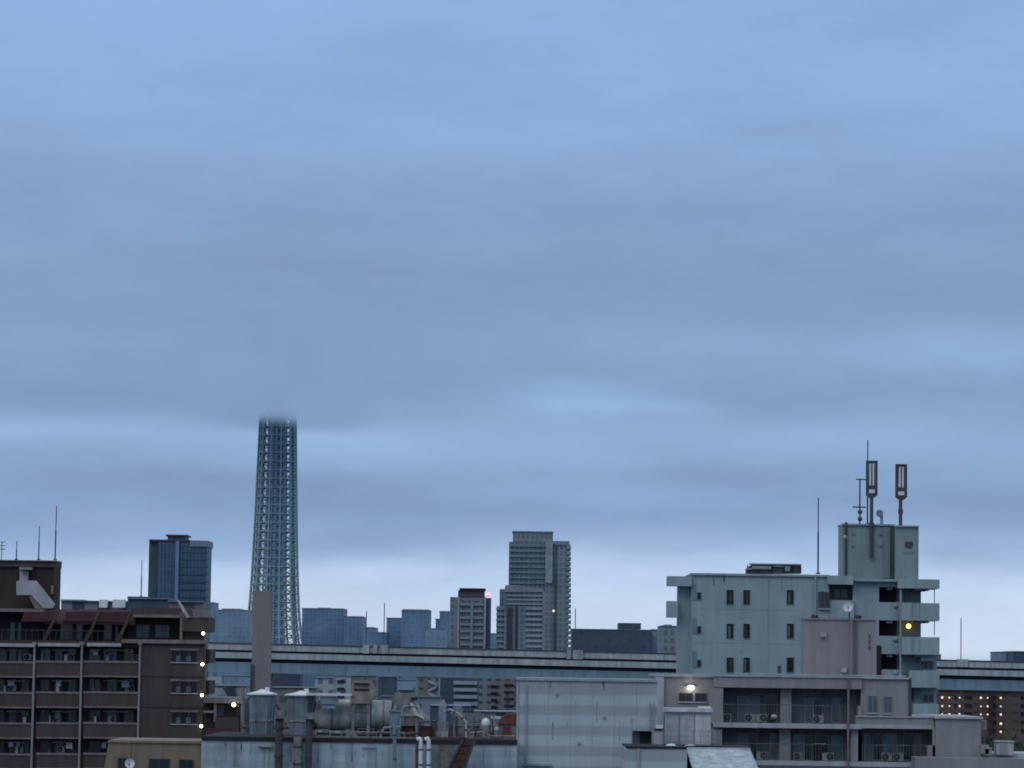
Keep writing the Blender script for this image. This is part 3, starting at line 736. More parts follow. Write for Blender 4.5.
B().pprism(229, [(352.5, 680.5), (371, 680.5), (374.5, 687.8), (351, 687.8)], .1, 1.1).build('upper_box', M['beige'], h)
for y in (683, 688.6): B().pb(229, 354, y, 369, y+2, -.05, .05).build('opening', M['black'], h)
b = stuffed('blue_valve_box', 'light blue valve box hanging over the near end of the drum', 'valve box', 228.6, [
    ('casing', 'bluegrey', 320, 696.5, 338, 704, 0, .8), ('lower_casing', 'bluegrey', 322, 704, 336, 708.5, .1, .6), ('roof_plate', 'lid', 306, 693.4, 352, 695.6, -.2, .8), ('post', 'steel', 341, 690, 342.6, 697, .1, .2)])
def duct(label, pts, Y, r, m, name='duct', n=12):
    P_ = [at(x, y, Y) for x, y in pts]; t = thing(name, label, name.replace('_', ' '), P_[-1])
    b = B()
    for u, v in zip(P_, P_[1:]): b.tube(u, v, r, n=n)
    for u in P_[1:-1]: b.ball(u, r*1.0, n=12)
    b.build('tube', m if not isinstance(m, str) else M[m], t)
    for k in (.25, .7):
        u, v = P_[-2], P_[-1]; c_ = u.lerp(v, k); dd = (v-u).normalized()*.05
        B().tube(c_-dd, c_+dd, r*1.25, n=n).build('flange', M['steel'], t)
    return t
duct('dark round duct running down the hall wall below the first silo', [(279.2, 712), (278.6, 775)], 221.3, .27, 'steel')
duct('grey-brown duct running down the wall between the silo ducts', [(298, 737), (297.6, 775)], 221.4, .30, 'dust')
duct('slim dark duct running down the wall below the second silo', [(309, 718), (308.6, 775)], 221.2, .22, 'steel')
duct('thin grey pipe on the wall below the drum head', [(394.5, 722), (394.8, 775)], 221.4, .12, 'bluegrey')
stuffed('gear_box', 'grey gearbox sitting above the dark round duct', 'gearbox', 221.2, [('casing', 'dust', 274.6, 710.5, 284, 718.5, -.3, .5), ('collar', 'black', 275.6, 718.5, 283.4, 721.2, -.2, .4)])
stuffed('gear_box', 'grey gearbox sitting above the slim dark duct by the drum', 'gearbox', 221.2, [('casing', 'dust', 305, 713, 313.5, 719.2, -.3, .5), ('collar', 'black', 306, 719.2, 312.8, 721.8, -.2, .4)])
# white twin pipes with bent tops
duct('outer white pipe bending over the hall roof edge', [(417, 739.6), (419.6, 738.6), (421, 741), (420.6, 775)], 221.2, .13, 'white', 'white_pipe')
duct('inner white pipe bending over the roof edge beside the rusty conveyor', [(425, 739.8), (427.6, 738.6), (428.8, 741.4), (428.4, 775)], 221.2, .14, 'white', 'white_pipe')
duct('dark cable pipe between the two white bent pipes', [(416.8, 743), (416.4, 775)], 221.4, .09, 'steel', 'cable_pipe')
# rusty conveyor going down
cv = thing('inclined_conveyor', 'dark rust-red inclined conveyor coming down from the plant roof', 'conveyor', at(455, 775, 219.5))
B().pprism(219.5, [(463.5, 737.5), (475.5, 740), (461.5, 775), (444.5, 775)], 0, 1.3).build('housing', M['rust'], cv)
B().pprism(219.5, [(462.6, 736.8), (465, 737.2), (446.2, 775), (443.6, 775)], -.12, .2).build('edge_beam', M['steel'], cv)
B().pprism(219.5, [(474, 739), (476.4, 739.6), (463.5, 775), (460.6, 775)], -.12, .2).build('edge_beam', M['steel'], cv)
for k in range(4):
    y = 744+k*7.5; x = 470-k*3.6-3; B().pprism(219.5, [(x-8, y+1.2), (x+4, y), (x+4, y+1), (x-8, y+2.2)], -.06, .02).build('crossbar', M['rust'], cv)
# chutes, blocks and small machines
ch = thing('chute', 'pale twin chute sliding down over the beige plant block', 'chute', at(428, 719, 226))
for dx in (0, 5.5): B().pprism(226, [(410+dx, 703.5), (412.4+dx, 703), (417.5+dx, 712.5), (424.5+dx, 717.5), (424+dx, 719), (414.5+dx, 714.6)], dx*.04, dx*.04+.2).build('trough', M['lid'] if dx == 0 else M['stair'], ch)
stuffed('beige_hopper', 'beige dusty block below the pale twin chute', 'hopper', 227, [('body', 'beige', 404, 716, 424, 726, 0, 1.2), ('upper_body', 'beige', 409, 710, 421, 716, .2, 1.1), ('base', 'rust', 399, 726, 432, 741, .2, 1.3), ('rim', 'stair', 403.5, 715, 424.5, 716.2, -.1, 1.25)])
stuffed('screen_house', 'grey-brown screening box behind the drum head under the expressway', 'plant box', 231, [('body', 'dust', 391, 698, 413, 712, 0, 2), ('top_frame', 'beige', 394, 693.5, 414, 698.2, .2, 1.8), ('post', 'dust', 392.5, 712, 394.4, 741, 0, .2), ('post', 'dust', 408.6, 712, 410.4, 741, 0, .2), ('dark_opening', 'black', 411, 697.6, 417, 700.4, -.1, .4)])
stuffed('small_bin', 'blue-grey rounded bin standing at the drum head', 'bin', 226.5, [('body', 'bluegrey', 389.5, 712, 401, 730, 0, .9), ('leg', 'dust', 391, 730, 393, 741, .1, .3), ('leg', 'dust', 398, 730, 400, 741, .1, .3), ('lid', 'dust', 388.8, 710.6, 401.6, 712, -.1, 1)])
bu = stuffed('bucket_elevator', 'tall grey-blue bucket elevator head amid the plant machinery', 'elevator', 227, [('casing', 'bluegrey', 438.2, 706, 446, 741, 0, .8), ('skirt', 'dust', 436.5, 722, 448.5, 741, -.2, 1.0), ('ladder_rail', 'steel', 447, 704, 447.6, 741, -.05, .0)])
B().pprism(227, [(438.4, 706), (440.5, 701.5), (443, 699), (445, 701.8), (446.4, 706)], 0, .8).build('hood', M['stair'], bu)
stuffed('motor_house', 'slate machine house of steel ribs between elevator and white dome', 'machine house', 228, [('body', 'dust', 450, 713, 481, 741, 0, 1.8), ('upper_frame', 'bluegrey', 453, 705.5, 462, 713, .3, 1.4), ('upper_frame', 'steel', 463, 709, 474, 713, .2, 1.2),
    ('rib', 'steel', 456, 716, 457, 738, -.15, .05), ('rib', 'steel', 464, 716, 465, 738, -.15, .05), ('rib', 'bluegrey', 472, 716, 473, 738, -.15, .05), ('brace', 'bluegrey', 450, 725, 481, 726, -.12, .02)])
stuffed('walkway', 'long grey handrail walkway along the plant hall roof edge', 'walkway', 224, [('deck', 'dust', 316, 737, 448, 738.6, 0, .8), ('post', 'pipe_grey', 330, 731.5, 330.7, 737, 0, .06), ('post', 'pipe_grey', 341, 731.7, 341.7, 737, 0, .06), ('post', 'pipe_grey', 376, 732, 376.7, 737, 0, .06), ('post', 'pipe_grey', 404, 732.2, 404.7, 737, 0, .06), ('handrail', 'pipe_grey', 330, 731.3, 405, 732, 0, .05)])
dm = thing('tank_dome', 'small white glossy tank dome beside the rusty shed', 'tank', at(486, 741, 226))
p = at(485.8, 723.5, 226); B().ball(p, .33, 1.15).build('dome', M['lid'], dm, smooth=True); B().tube((p.x, p.y, p.z-1.25), (p.x, p.y, p.z), .3, n=14).build('body', M['dust'], dm)
dm = thing('tank_dome', 'tiny pale ball-shaped vent low beside the rusty shed', 'vent', at(496.5, 741, 225.5))
p = at(497, 729.5, 225.5); B().ball(p, .19).build('dome', M['stair'], dm, smooth=True); B().tube((p.x, p.y, p.z-.8), (p.x, p.y, p.z), .12, n=10).build('body', M['dust'], dm)
sh = thing('rusty_shed', 'rust-orange roofed shed at the wall of the striped warehouse', 'shed', at(507, 741, 226))
B().pb(226, 498, 723, 517, 741, 0, 2).build('wall', M['beige'], sh)
B().pprism(226, [(495.5, 724), (506, 714.5), (517, 713), (517, 724)], -.2, 2.1).build('roof', M['orange'], sh)
B().pb(226, 503, 727, 511, 735, -.05, .05).build('window', M['orange'], sh)
stuffed('roof_plate', 'pale bent metal sheet above the white tank dome', 'metal sheet', 227, [('sheet', 'lid', 491, 716.5, 500.5, 718.6, 0, 1), ('stay', 'dust', 494, 718.6, 495, 741, .2, .4)])
# clutter: struts, pipes and small boxes standing on the hall roof
for i in range(54):
    rnd = random.Random(100+i); px = rnd.uniform(392, 494); Y = rnd.uniform(225.5, 231); y0 = rnd.uniform(712, 727)
    kind = rnd.choice(('strut', 'strut', 'box'))
    where = ['at the drum head', 'before the beige block', 'beside the bucket elevator', 'before the machine house', 'near the white tank dome'][min(4, int((px-392)/21))]
    if kind == 'strut':
        a = at(px, y0, Y); q = at(px+rnd.uniform(-4, 4), 741, Y)
        t = B().tube(q, a, rnd.uniform(.04, .11), n=6).build('plant_strut', M[rnd.choice(('dust', 'steel', 'pipe_grey', 'bluegrey'))], None, q)
        tag(t, 'slanting steel strut standing among the plant machinery '+where, 'strut', 'struts among the plant machinery '+where)
    else:
        w = rnd.uniform(1.6, 4.2); b = B().pb(Y, px-w, 741-rnd.uniform(4, 12), px+w, 741, 0, .8)
        t = thing('control_box', 'small dusty control box on the plant roof '+where, 'box', at(px, 741, Y), 'control boxes on the plant roof '+where)
        b.build('casing', M[rnd.choice(('dust', 'beige', 'bluegrey', 'stair'))], t)
        B().pb(Y, px-w*.6, 741-3.4, px+w*.6, 741-1.2, -.06, .02).build('door', M['clad_dark'], t)

# ============================================================ striped warehouse
def pipe_run(label, pts, Y, r, m='dust', grp=None):
    P_ = [at(x, y, Y) for x, y in pts]; t = thing('pipe_run', label, 'pipe', P_[0], grp)
    b = B()
    for u, v in zip(P_, P_[1:]): b.tube(u, v, r, n=8)
    for u in P_[1:-1]: b.ball(u, r*1.15, n=8)
    b.build('tube', M[m], t)
    for u, v in zip(P_, P_[1:]):
        c_ = u.lerp(v, .5); dd = (v-u).normalized()*.05; B().tube(c_-dd, c_+dd, r*1.5, n=8).build('joint_collar', M['steel'], t)
    return t
pipe_run('bent grey pipe looping over the drum head', [(380, 738), (384, 728), (400, 727), (403, 707), (416, 706)], 225.6, .08, 'pipe_grey')
pipe_run('dark pipe stepping across the beige block', [(400, 734), (418, 733), (420, 722), (436, 721), (437, 731)], 225.4, .07, 'steel')
pipe_run('pale pipe arching from the bucket elevator to the machine house', [(444, 712), (450, 709.5), (459, 714), (466, 722), (466, 738)], 225.8, .08, 'stair')
pipe_run('rusty pipe lying along the hall roof edge by the machine house', [(430, 738.5), (462, 738.2), (478, 739), (500, 739)], 223.6, .10, 'rust')
pipe_run('thin grey pipe running before the rusty shed', [(470, 733), (482, 732), (490, 736), (515, 736.4)], 224.8, .06, 'pipe_grey')
pipe_run('slanting dark pipe between the silos', [(276, 704), (281, 712), (281, 722)], 226.4, .10, 'steel')
pipe_run('horizontal dark pipe crossing behind the silos', [(243, 727), (290, 727.6), (316, 728)], 231.5, .12, 'steel')
pipe_run('slender pipe rising beside the first silo', [(247.6, 740), (247.2, 700), (250, 697)], 228.4, .06, 'steel')
pipe_run('dark pipe under the belly of the horizontal drum', [(316, 734), (345, 735.5), (390, 735)], 229, .14, 'black')
for k, (a, b_, y) in enumerate(((276, 286, 722), (316, 330, 735), (358, 374, 734), (470, 482, 729))):
    stuffed('grated_platform', ['small dark platform between the two silos', 'small dark platform at the near end of the drum', 'small dark platform under the hopper frame', 'small dark platform beside the white tank dome'][k], 'platform', 226.6-k*.2,
            [('deck', 'steel', a, y, b_, y+1.2, 0, .8), ('leg', 'dust', a+.5, y+1.2, a+1.2, 741, .1, .18), ('leg', 'dust', b_-1.2, y+1.2, b_-.5, 741, .1, .18), ('rail', 'pipe_grey', a, y-5.5, b_, y-5, 0, .04), ('rail_post', 'pipe_grey', a, y-5, a+.5, y, 0, .04), ('rail_post', 'pipe_grey', b_-.5, y-5, b_, y, 0, .04)])

def warehouse():
    Y = 225; t = thing('striped_warehouse', 'big warehouse clad in pale and darker horizontal metal bands', 'warehouse', foot(590, Y))
    B().pb(Y, 517, 681, 632, None, 0, 14).build('wall', M['clad'], t)
    B().pb(Y, 631.8, 682.4, 657.5, 731, 0.02, 14).build('upper_wall', M['clad'], t)
    B().pb(Y, 516.2, 678.6, 657.8, 681.2, -.18, 14.2).build('roof_edge', M['clad_dark'], t)
    B().pb(Y, 516.8, 681.4, 518.6, None, -.08, .05).build('corner_trim', M['pale'], t)
    B().pb(Y, 525.4, 684, 526.8, 764, -.12, .05).build('downpipe', M['clad_dark'], t)
    B().pb(Y, 522.5, 764, 552, 766, -.2, .05).build('drain_pipe', M['clad_dark'], t)
    rw = random.Random(9)
    for x in (548, 570, 592, 614, 636):
        B().pb(Y, x, 682.5, x+.35, 730 if x > 630 else 772, -.012, .05).build('panel_seam', M['clad_dark'], t)
    for _ in range(11):
        x, y = rw.uniform(530, 628), rw.choice((681.5, 681.5, 702, 722)); B().pb(Y, x, y, x+rw.uniform(.4, 1.6), y+rw.uniform(5, 22), -.008, .05).build('dirt_streak', M['stain'], t)
    for x, y in ((556, 693), (603, 716), (578, 742)): B().pb(Y, x, y, x+2.6, y+2.2, -.16, .05).build('wall_vent', M['clad_dark'], t)
    B().pb(Y, 632, 731, 657.5, None, 1.0, 14).build('recess_wall', M['clad_dark'], t)
    b = B()                                          # roof access ladder
    for px in (649.5, 653.5): b.pb(Y, px, 702, px+.7, 731, -.2, -.12)
    for k in range(7): b.pb(Y, 650.2, 704+k*4, 653.5, 704.5+k*4, -.19, -.13)
    b.build('ladder_frame', M['pipe_grey'], t)
    B().pb(Y, 640, 730, 651.4, 748, .7, 1.01).build('dark_doorway', M['black'], t)
warehouse()
stuffed('vent_pipe', 'slim roof pipe with cap by the dark doorway of the striped warehouse', 'vent pipe', 221.5, [('pipe', 'pipe_grey', 631.4, 722, 632.4, 747, 0, .08), ('cap', 'clad_dark', 630.2, 718.6, 634, 722, -.1, .2)])
stuffed('electric_cabinet', 'mauve-grey electric cabinet with white top beside the dark doorway', 'cabinet', 221.5, [('casing', 'mauve', 652, 731, 663.4, 747.6, 0, .8), ('top', 'white', 656, 725.2, 663, 728.6, .1, .7), ('band', 'black', 655, 728.6, 663.6, 731, 0, .7), ('door', 'stair', 653.4, 733, 662, 746, -.04, .02)])

def front_roof():
    Y = 215; t = thing('front_warehouse', 'lower banded warehouse with black roof line and worn pale sloping roof', 'warehouse', foot(660, Y))
    z = at(660, 748, Y).z
    B().pb(Y, 626, 748.4, 687, None, 0, 8).build('wall', M['clad'], t)
    B().pb(Y, 626.4, 746.6, 687, 748.6, -.1, 8).build('roof_edge', M['roof_dark'], t)
    B().pb(Y+3, 686, 746.4, 750.5, 748.6, 0, 5).build('roof_edge', M['roof_dark'], t)
    b = B()
    p0, p1, p2, p3 = at(686.5, 748.6, Y+2.8), at(750, 749.0, Y+2.8), at(768, 790, Y-6), at(700, 790, Y-6)
    v = [b.bm.verts.new(q) for q in (p0, p1, p2, p3)]; v2 = [b.bm.verts.new(q.co - Vector((0, 0, .15))) for q in v]
    b.bm.faces.new(v); b.bm.faces.new(v2[::-1])
    for i in range(4): b.bm.faces.new((v[i], v2[i], v2[(i+1) % 4], v[(i+1) % 4]))
    b.build('sloping_roof', M['roof_pale'], t)
    for f in (.0, .31, .64, .985):
        u, w_ = p0.lerp(p1, f), p3.lerp(p2, f)
        B().tube(u + Vector((0, 0, .0)), w_ + Vector((0, 0, .0)), .04, n=6).build('roof_seam', M['roof_pale'], t)
    B().tube(p0 + Vector((0, 0, .02)), p1 + Vector((0, 0, .02)), .06, n=8).build('ridge_cap', M['slab'], t)
    # shaded body under the slope
    B().box(at(694, 768, Y).x, at(748, 768, Y).x, Y+3.1, Y+8, 0, z-.15).build('body', M['clad_dark'], t)
    B().pb(Y, 637.2, 748.6, 639.4, 775, -.14, .02).build('vent_stack', M['stair'], t)
front_roof()
for px, py, lab in ((671, 747.4, 'brighter white dome ventilator on the lower warehouse roof'), (690, 747.8, 'greyer dome ventilator on the lower warehouse roof')):
    p = at(px, py, 218.5); v = thing('dome_vent', lab, 'roof vent', p)
    B().ball(p, .42, .62).build('dome', M['lid' if px < 680 else 'stair'], v, smooth=True); B().tube(p - Vector((0, 0, .3)), p, .3, n=14).build('neck', M['pipe_grey'], v)

# ============================================================ mauve-grey apartment house
GY = 245
def grey():
    Y = GY; t = thing('mauve_apartment_house', 'mauve-grey apartment house with wide recessed balconies and pale slab edges', 'apartment house', foot(800, Y))
    # main recessed wall
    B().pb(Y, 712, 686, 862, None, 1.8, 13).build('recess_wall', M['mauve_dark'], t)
    B().pb(Y, 714, 677.2, 862, 688.2, 0, 13).build('roof_fascia', M['mauve'], t)
    B().pb(Y, 713.6, 675.6, 862, 677.3, -.12, .5).build('coping', M['slab'], t)
    b = B(); b.tube(at(734, 673.6, Y+.3), at(906, 676.2, Y+.3), .045, n=6)
    for k in range(12):
        q = at(736+k*15.4, 675+k*.22, Y+.3); b.tube(q, q+Vector((0, 0, -.32)), .03, n=5)
    b.build('roof_railing_grille', M['pale'], t)
    zp = at(672, 746.5, 240).z; B().box(at(631, 746, 223.3).x, at(714, 746, 223.3).x, 223.3, Y+.38, 0, zp).build('podium', M['mauve_dark'], t)
    # left stair wing
    B().pb(Y, 656.5, 676.4, 714, None, .4, 13).build('stair_wing', M['mauve'], t)
    B().pb(Y, 655.8, 674.2, 714.2, 676.8, .2, 13.2).build('coping', M['slab'], t)
    B().pb(Y, 655.6, 677, 664, None, .15, .42).build('wing_pilaster', M['slab'], t)
    window(t, Y, 679, 693, 692.6, 701.6, .4, 'steel', 'glass', .05, 1)
    window(t, Y, 695, 693.2, 706.4, 701.8, .4, 'steel', 'glass', .05, 1)
    B().pb(Y, 709, 688, 723, 723, .0, 1.85).build('end_pier', M['mauve'], t)
    # slabs
    B().pb(Y, 713, 723.4, 862, 728.2, -.05, 1.9).build('balcony_slab', M['slab'], t)
    B().pb(Y, 730, 761.4, 935, 766.2, -.05, 1.9).build('balcony_slab', M['slab'], t)
    B().pb(Y, 780.5, 688.2, 791.5, 723.2, .9, 1.85).build('divider_pier', M['mauve'], t)
    B().pb(Y, 779.5, 728.6, 790.5, 761.2, .9, 1.85).build('divider_pier', M['mauve'], t)
    B().pb(Y, 712, 728.6, 722, 761, .2, 1.85).build('divider_pier', M['mauve'], t)
    for (a, b_, y0, y1, pn) in ((737, 748, 696, 722.6, 'curtain'), (748.2, 759.5, 696, 722.6, 'curtain'), (764, 777, 695, 722.6, 'glass'), (804.5, 813, 698, 723, 'curtain'), (813.2, 823, 698, 723, 'glass'), (831.5, 840.5, 698, 723, 'curtain'),
                            (738, 747.5, 733, 760.6, 'curtain'), (748, 757, 733, 760.6, 'glass'), (769.5, 778.5, 733, 760.6, 'curtain'), (793, 803.5, 734.5, 760.6, 'curtain'), (804, 812, 734.5, 760.6, 'glass'), (831, 843, 735, 761, 'curtain'), (815, 829, 734.5, 760.6, 'glass')):
        window(t, Y, a, y0, b_, y1, 1.8, 'pipe_grey', pn, .05, 0, False)
    # balcony railings
    for y in (704.5, 743.4):
        b = B(); b.pb(Y, 724, y, 846, y+.9, .1, .15)
        for k in range(42): b.pb(Y, 724+k*2.95, y+.9, 724.3+k*2.95, y+18.2, .11, .14)
        b.build('railing_grille', M['mauve_dark'], t)
    # downpipes on the front
    for px, y0 in ((848.4, 679),):
        q = at(px, y0, Y-.2); B().tube((q.x, Y-.2, 0), (q.x, Y-.2, q.z), .09).build('downpipe', M['pipe_dark'], t)
    # right upper block with two windows
    B().pb(Y, 861, 677.6, 908.5, 724, .3, 13).build('upper_block', M['mauve'], t)
    B().pb(Y, 848, 677.0, 909.4, 679, .1, 13.2).build('coping', M['slab'], t)
    B().pb(Y, 849.4, 688.8, 861.4, 723.8, 1.2, 1.85).build('side_wall', M['mauve_dark'], t)
    B().pb(Y, 858, 706, 862, 724, .1, 1.2).build('low_screen', M['mauve'], t)
    window(t, Y, 867.5, 695.4, 877.6, 713, .3, 'pipe_grey', 'curtain', .05, 1)
    window(t, Y, 883.6, 696, 892.2, 713.4, .3, 'pipe_grey', 'curtain', .05, 1)
    B().pb(Y, 908.6, 678, 911.6, 717, .2, .7).build('dark_pipe', M['steel'], t)
    # right lower
    B().pb(Y, 856, 717.4, 934, 727.8, 0, 13).build('lower_fascia', M['mauve'], t)
    B().pb(Y, 856, 716.2, 934, 717.6, -.1, 13.1).build('coping', M['slab'], t)
    B().pb(Y, 848, 724.6, 934, 728.6, -.06, .4).build('slab_edge', M['slab'], t)
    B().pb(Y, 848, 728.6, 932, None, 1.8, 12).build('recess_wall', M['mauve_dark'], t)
    for (a, b_, pn) in ((864, 870, 'curtain'), (872, 883, 'glass'), (884, 897, 'curtain'), (903, 914, 'glass'), (915, 921, 'curtain')):
        window(t, Y, a, 733.4, b_, 760.6, 1.8, 'pipe_grey', pn, .05, 0, False)
    B().pb(Y, 851, 729, 858, 761.2, .4, 1.85).build('divider_pier', M['mauve'], t)
    B().pb(Y, 927.6, 745.4, 936.5, 757, -.1, .6).build('low_screen', M['mauve'], t)
    b = B(); b.pb(Y, 862, 744.8, 927, 745.6, .1, .15)
    for k in range(22): b.pb(Y, 862+k*2.95, 745.6, 862.3+k*2.95, 761.6, .11, .14)
    b.build('railing_grille', M['mauve_dark'], t)
    B().pb(Y, 936, 718.6, 981, None, -.6, 12).build('end_block', M['mauve'], t)
    B().pb(Y, 934.5, 716.6, 983, 718.8, -.8, 12.2).build('coping', M['slab'], t)
    B().pb(Y, 981, 720.4, 986.6, 729.6, -.2, 5).build('end_bracket', M['mauve'], t)
    B().pb(Y, 932.6, 727, 937, 757, -.1, .1).build('corner_pipe', M['clad_dark'], t)
    # low roof in front
    B().pb(Y, 915, 758, 1040, None, -3.2, -.9).build('front_parapet', M['mauve'], t)
    B().pb(Y, 979, 753.4, 1040, None, -.88, 6).build('side_roof', M['slab'], t)
    B().pb(Y, 981, 745, 989, 754, -2, -1).build('roof_kerb_block', M['mauve'], t)
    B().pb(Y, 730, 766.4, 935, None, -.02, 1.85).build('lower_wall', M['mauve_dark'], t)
grey()
for px, py, lab in ((750, 722.6, 'first air conditioner on the upper balcony of the mauve-grey house'), (761.5, 722.8, 'second air conditioner on the upper balcony next to a black bundle'), (818, 723.8, 'air conditioner on the upper balcony right of the dividing pier'),
        (762, 760.4, 'air conditioner on the lower balcony by the dividing pier'), (798, 761, 'air conditioner on the lower balcony past the dividing pier'), (828, 761.4, 'air conditioner on the lower balcony near the downpipe'),
        (886.5, 761.6, 'first of two white air conditioners side by side on the lower end balcony'), (898, 761.8, 'second of two white air conditioners side by side on the lower end balcony'), (725.5, 722.2, 'air conditioner at the pier end of the upper balcony')):
    ac(px, py, GY+.75, lab, 'air conditioners on the mauve-grey apartment balconies')
bd = thing('covered_bundle', 'black bundle with a white bag on top on the upper balcony', 'bundle', at(771, 722.6, GY+.8))
p = at(771, 720.4, GY+.8); B().ball(p, .42, .5).build('cover', M['black'], bd); B().ball(p+Vector((.22, -.1, .3)), .24, .75).build('bag', M['white'], bd)
bd = thing('storage_cupboard', 'dark storage cupboard standing on the lower balcony', 'cupboard', at(818, 761, GY+.8))
B().pb(GY+.8, 815, 744.5, 821, 760.8, 0, .5).build('cabinet', M['black'], bd); B().pb(GY+.8, 814.4, 743.4, 826, 744.6, -.05, .55).build('top_board', M['stair'], bd)
tk = stuffed('water_tank', 'square pale water tank with a projecting lid below the lit wall lamp', 'water tank', 240, [('body', 'tank', 666.5, 712, 711, 746, 0, 2.6), ('lid', 'tank', 664, 708.2, 713, 712, -.25, 2.8), ('access_hatch', 'white', 699, 706.6, 711, 708.4, .3, 1.6)])
for x in (679, 694): B().pb(240, x, 714, x+.8, 745, -.06, .02).build('panel_joint', M['mauve'], tk)
p = at(690.8, 687.4, GY+.1)
wl = thing('wall_lamp', 'bright oval wall lamp shining above the small dark windows', 'lamp', p)
B().ball(p, .25, .6).build('bulb', glow('bright_oval_lamp', (1, .90, .62), 14.), wl, smooth=True)
B().box(p.x-.35, p.x+.35, p.y+.1, p.y+.32, p.z+.05, p.z+.2).build('hood', M['steel'], wl)
fe = thing('pipe_fence', 'thin steel pipe fence in front of the square water tank', 'fence', at(672, 747, 222))
for k in range(9):
    q = at(656+k*7.4, 747, 222); B().tube(q, q+Vector((0, 0, 1.15)), .03, n=6).build('post', M['clad_dark'], fe)
a, q = at(656, 747, 222), at(715.6, 747, 222)
for dz in (.4, .78, 1.15): B().tube(Vector((a.x, 222, a.z+dz)), Vector((q.x, 222, a.z+dz)), .025, n=6).build('rail', M['clad_dark'], fe)
st = stuffed('roof_chimney_cap', 'stubby grey roof vent standing on the mauve-grey apartment roof', 'roof vent', 246, [('body', 'mauve_dark', 778, 665.6, 781.4, 676, 0, .5), ('cap', 'clad_dark', 777.4, 664.4, 782, 666, -.1, .6)])

# pinkish lift house on the grey roof
def lift_house():
    Y = 256; t = thing('lift_house', 'windowless pinkish-mauve lift house with brown vertical pipes on the apartment roof', 'lift house', at(838, 676, Y))
    zb = at(838, 690, Y).z
    m = mat('pink_mauve_render', (.24, .222, .235), .85, .05, .3, .1)
    def pz(x0, y0, x1, d0, d1, mm, nm, par=t):
        a, b_ = at(x0, (y0+676)/2, Y+d0).x, at(x1, (y0+676)/2, Y+d0).x
        return B().box(a, b_, Y+d0, Y+d1, zb, at((x0+x1)/2, y0, Y+d0).z).build(nm, mm, par)
    pz(804.5, 619.6, 875.6, 0, 3, m, 'wall')
    B().pb(Y, 804, 618.4, 876, 619.8, -.15, 3.1).build('coping', M['mauve'], t)
    pz(849.3, 620, 852.6, -.22, .02, mat('brown_pipe', (.20, .16, .17), .7), 'duct'); pz(855.2, 620, 856.8, -.2, .02, M['mauve_dark'], 'duct')
    for k in range(3): B().pb(Y, 868.6, 634.5+k*5.6, 870.8, 638.4+k*5.6, -.04, .02).build('faded_panel', M['mauve_dark'], t)
    B().pb(Y, 820.5, 632.6, 826.5, 636.8, -.3, .05).build('vent_hood', M['stair'], t)
    B().pb(Y, 841.5, 667.8, 846.5, 672.4, -.3, .05).build('junction_box', M['stair'], t)
lift_house()
d = thing('satellite_dish', 'white satellite dish on a pole on top of the pinkish lift house', 'satellite dish', at(849.3, 618.5, 255.6))
c_ = at(849.3, 618.5, 255.6); a_ = at(848.2, 607, 255.6)
B().tube(c_, (c_.x, c_.y, a_.z), .06).build('pole', M['steel'], d)
dish(d, 847.8, 606.8, 255.2, .40)
for px, lab in ((813.8, 'dark valve box on the roof edge of the pinkish lift house near the framed window'), (857, 'dark valve box on the lift house roof beside the satellite dish')):
    stuffed('valve_box', lab, 'valve box', 256.5, [('casing', 'steel', px-2, 614.6, px+1, 618.6, 0, .4), ('casing', 'black', px+1.6, 615.4, px+4.4, 618.6, .1, .5), ('pipe', 'steel', px-3.4, 617, px+5.6, 617.8, -.05, .05)])

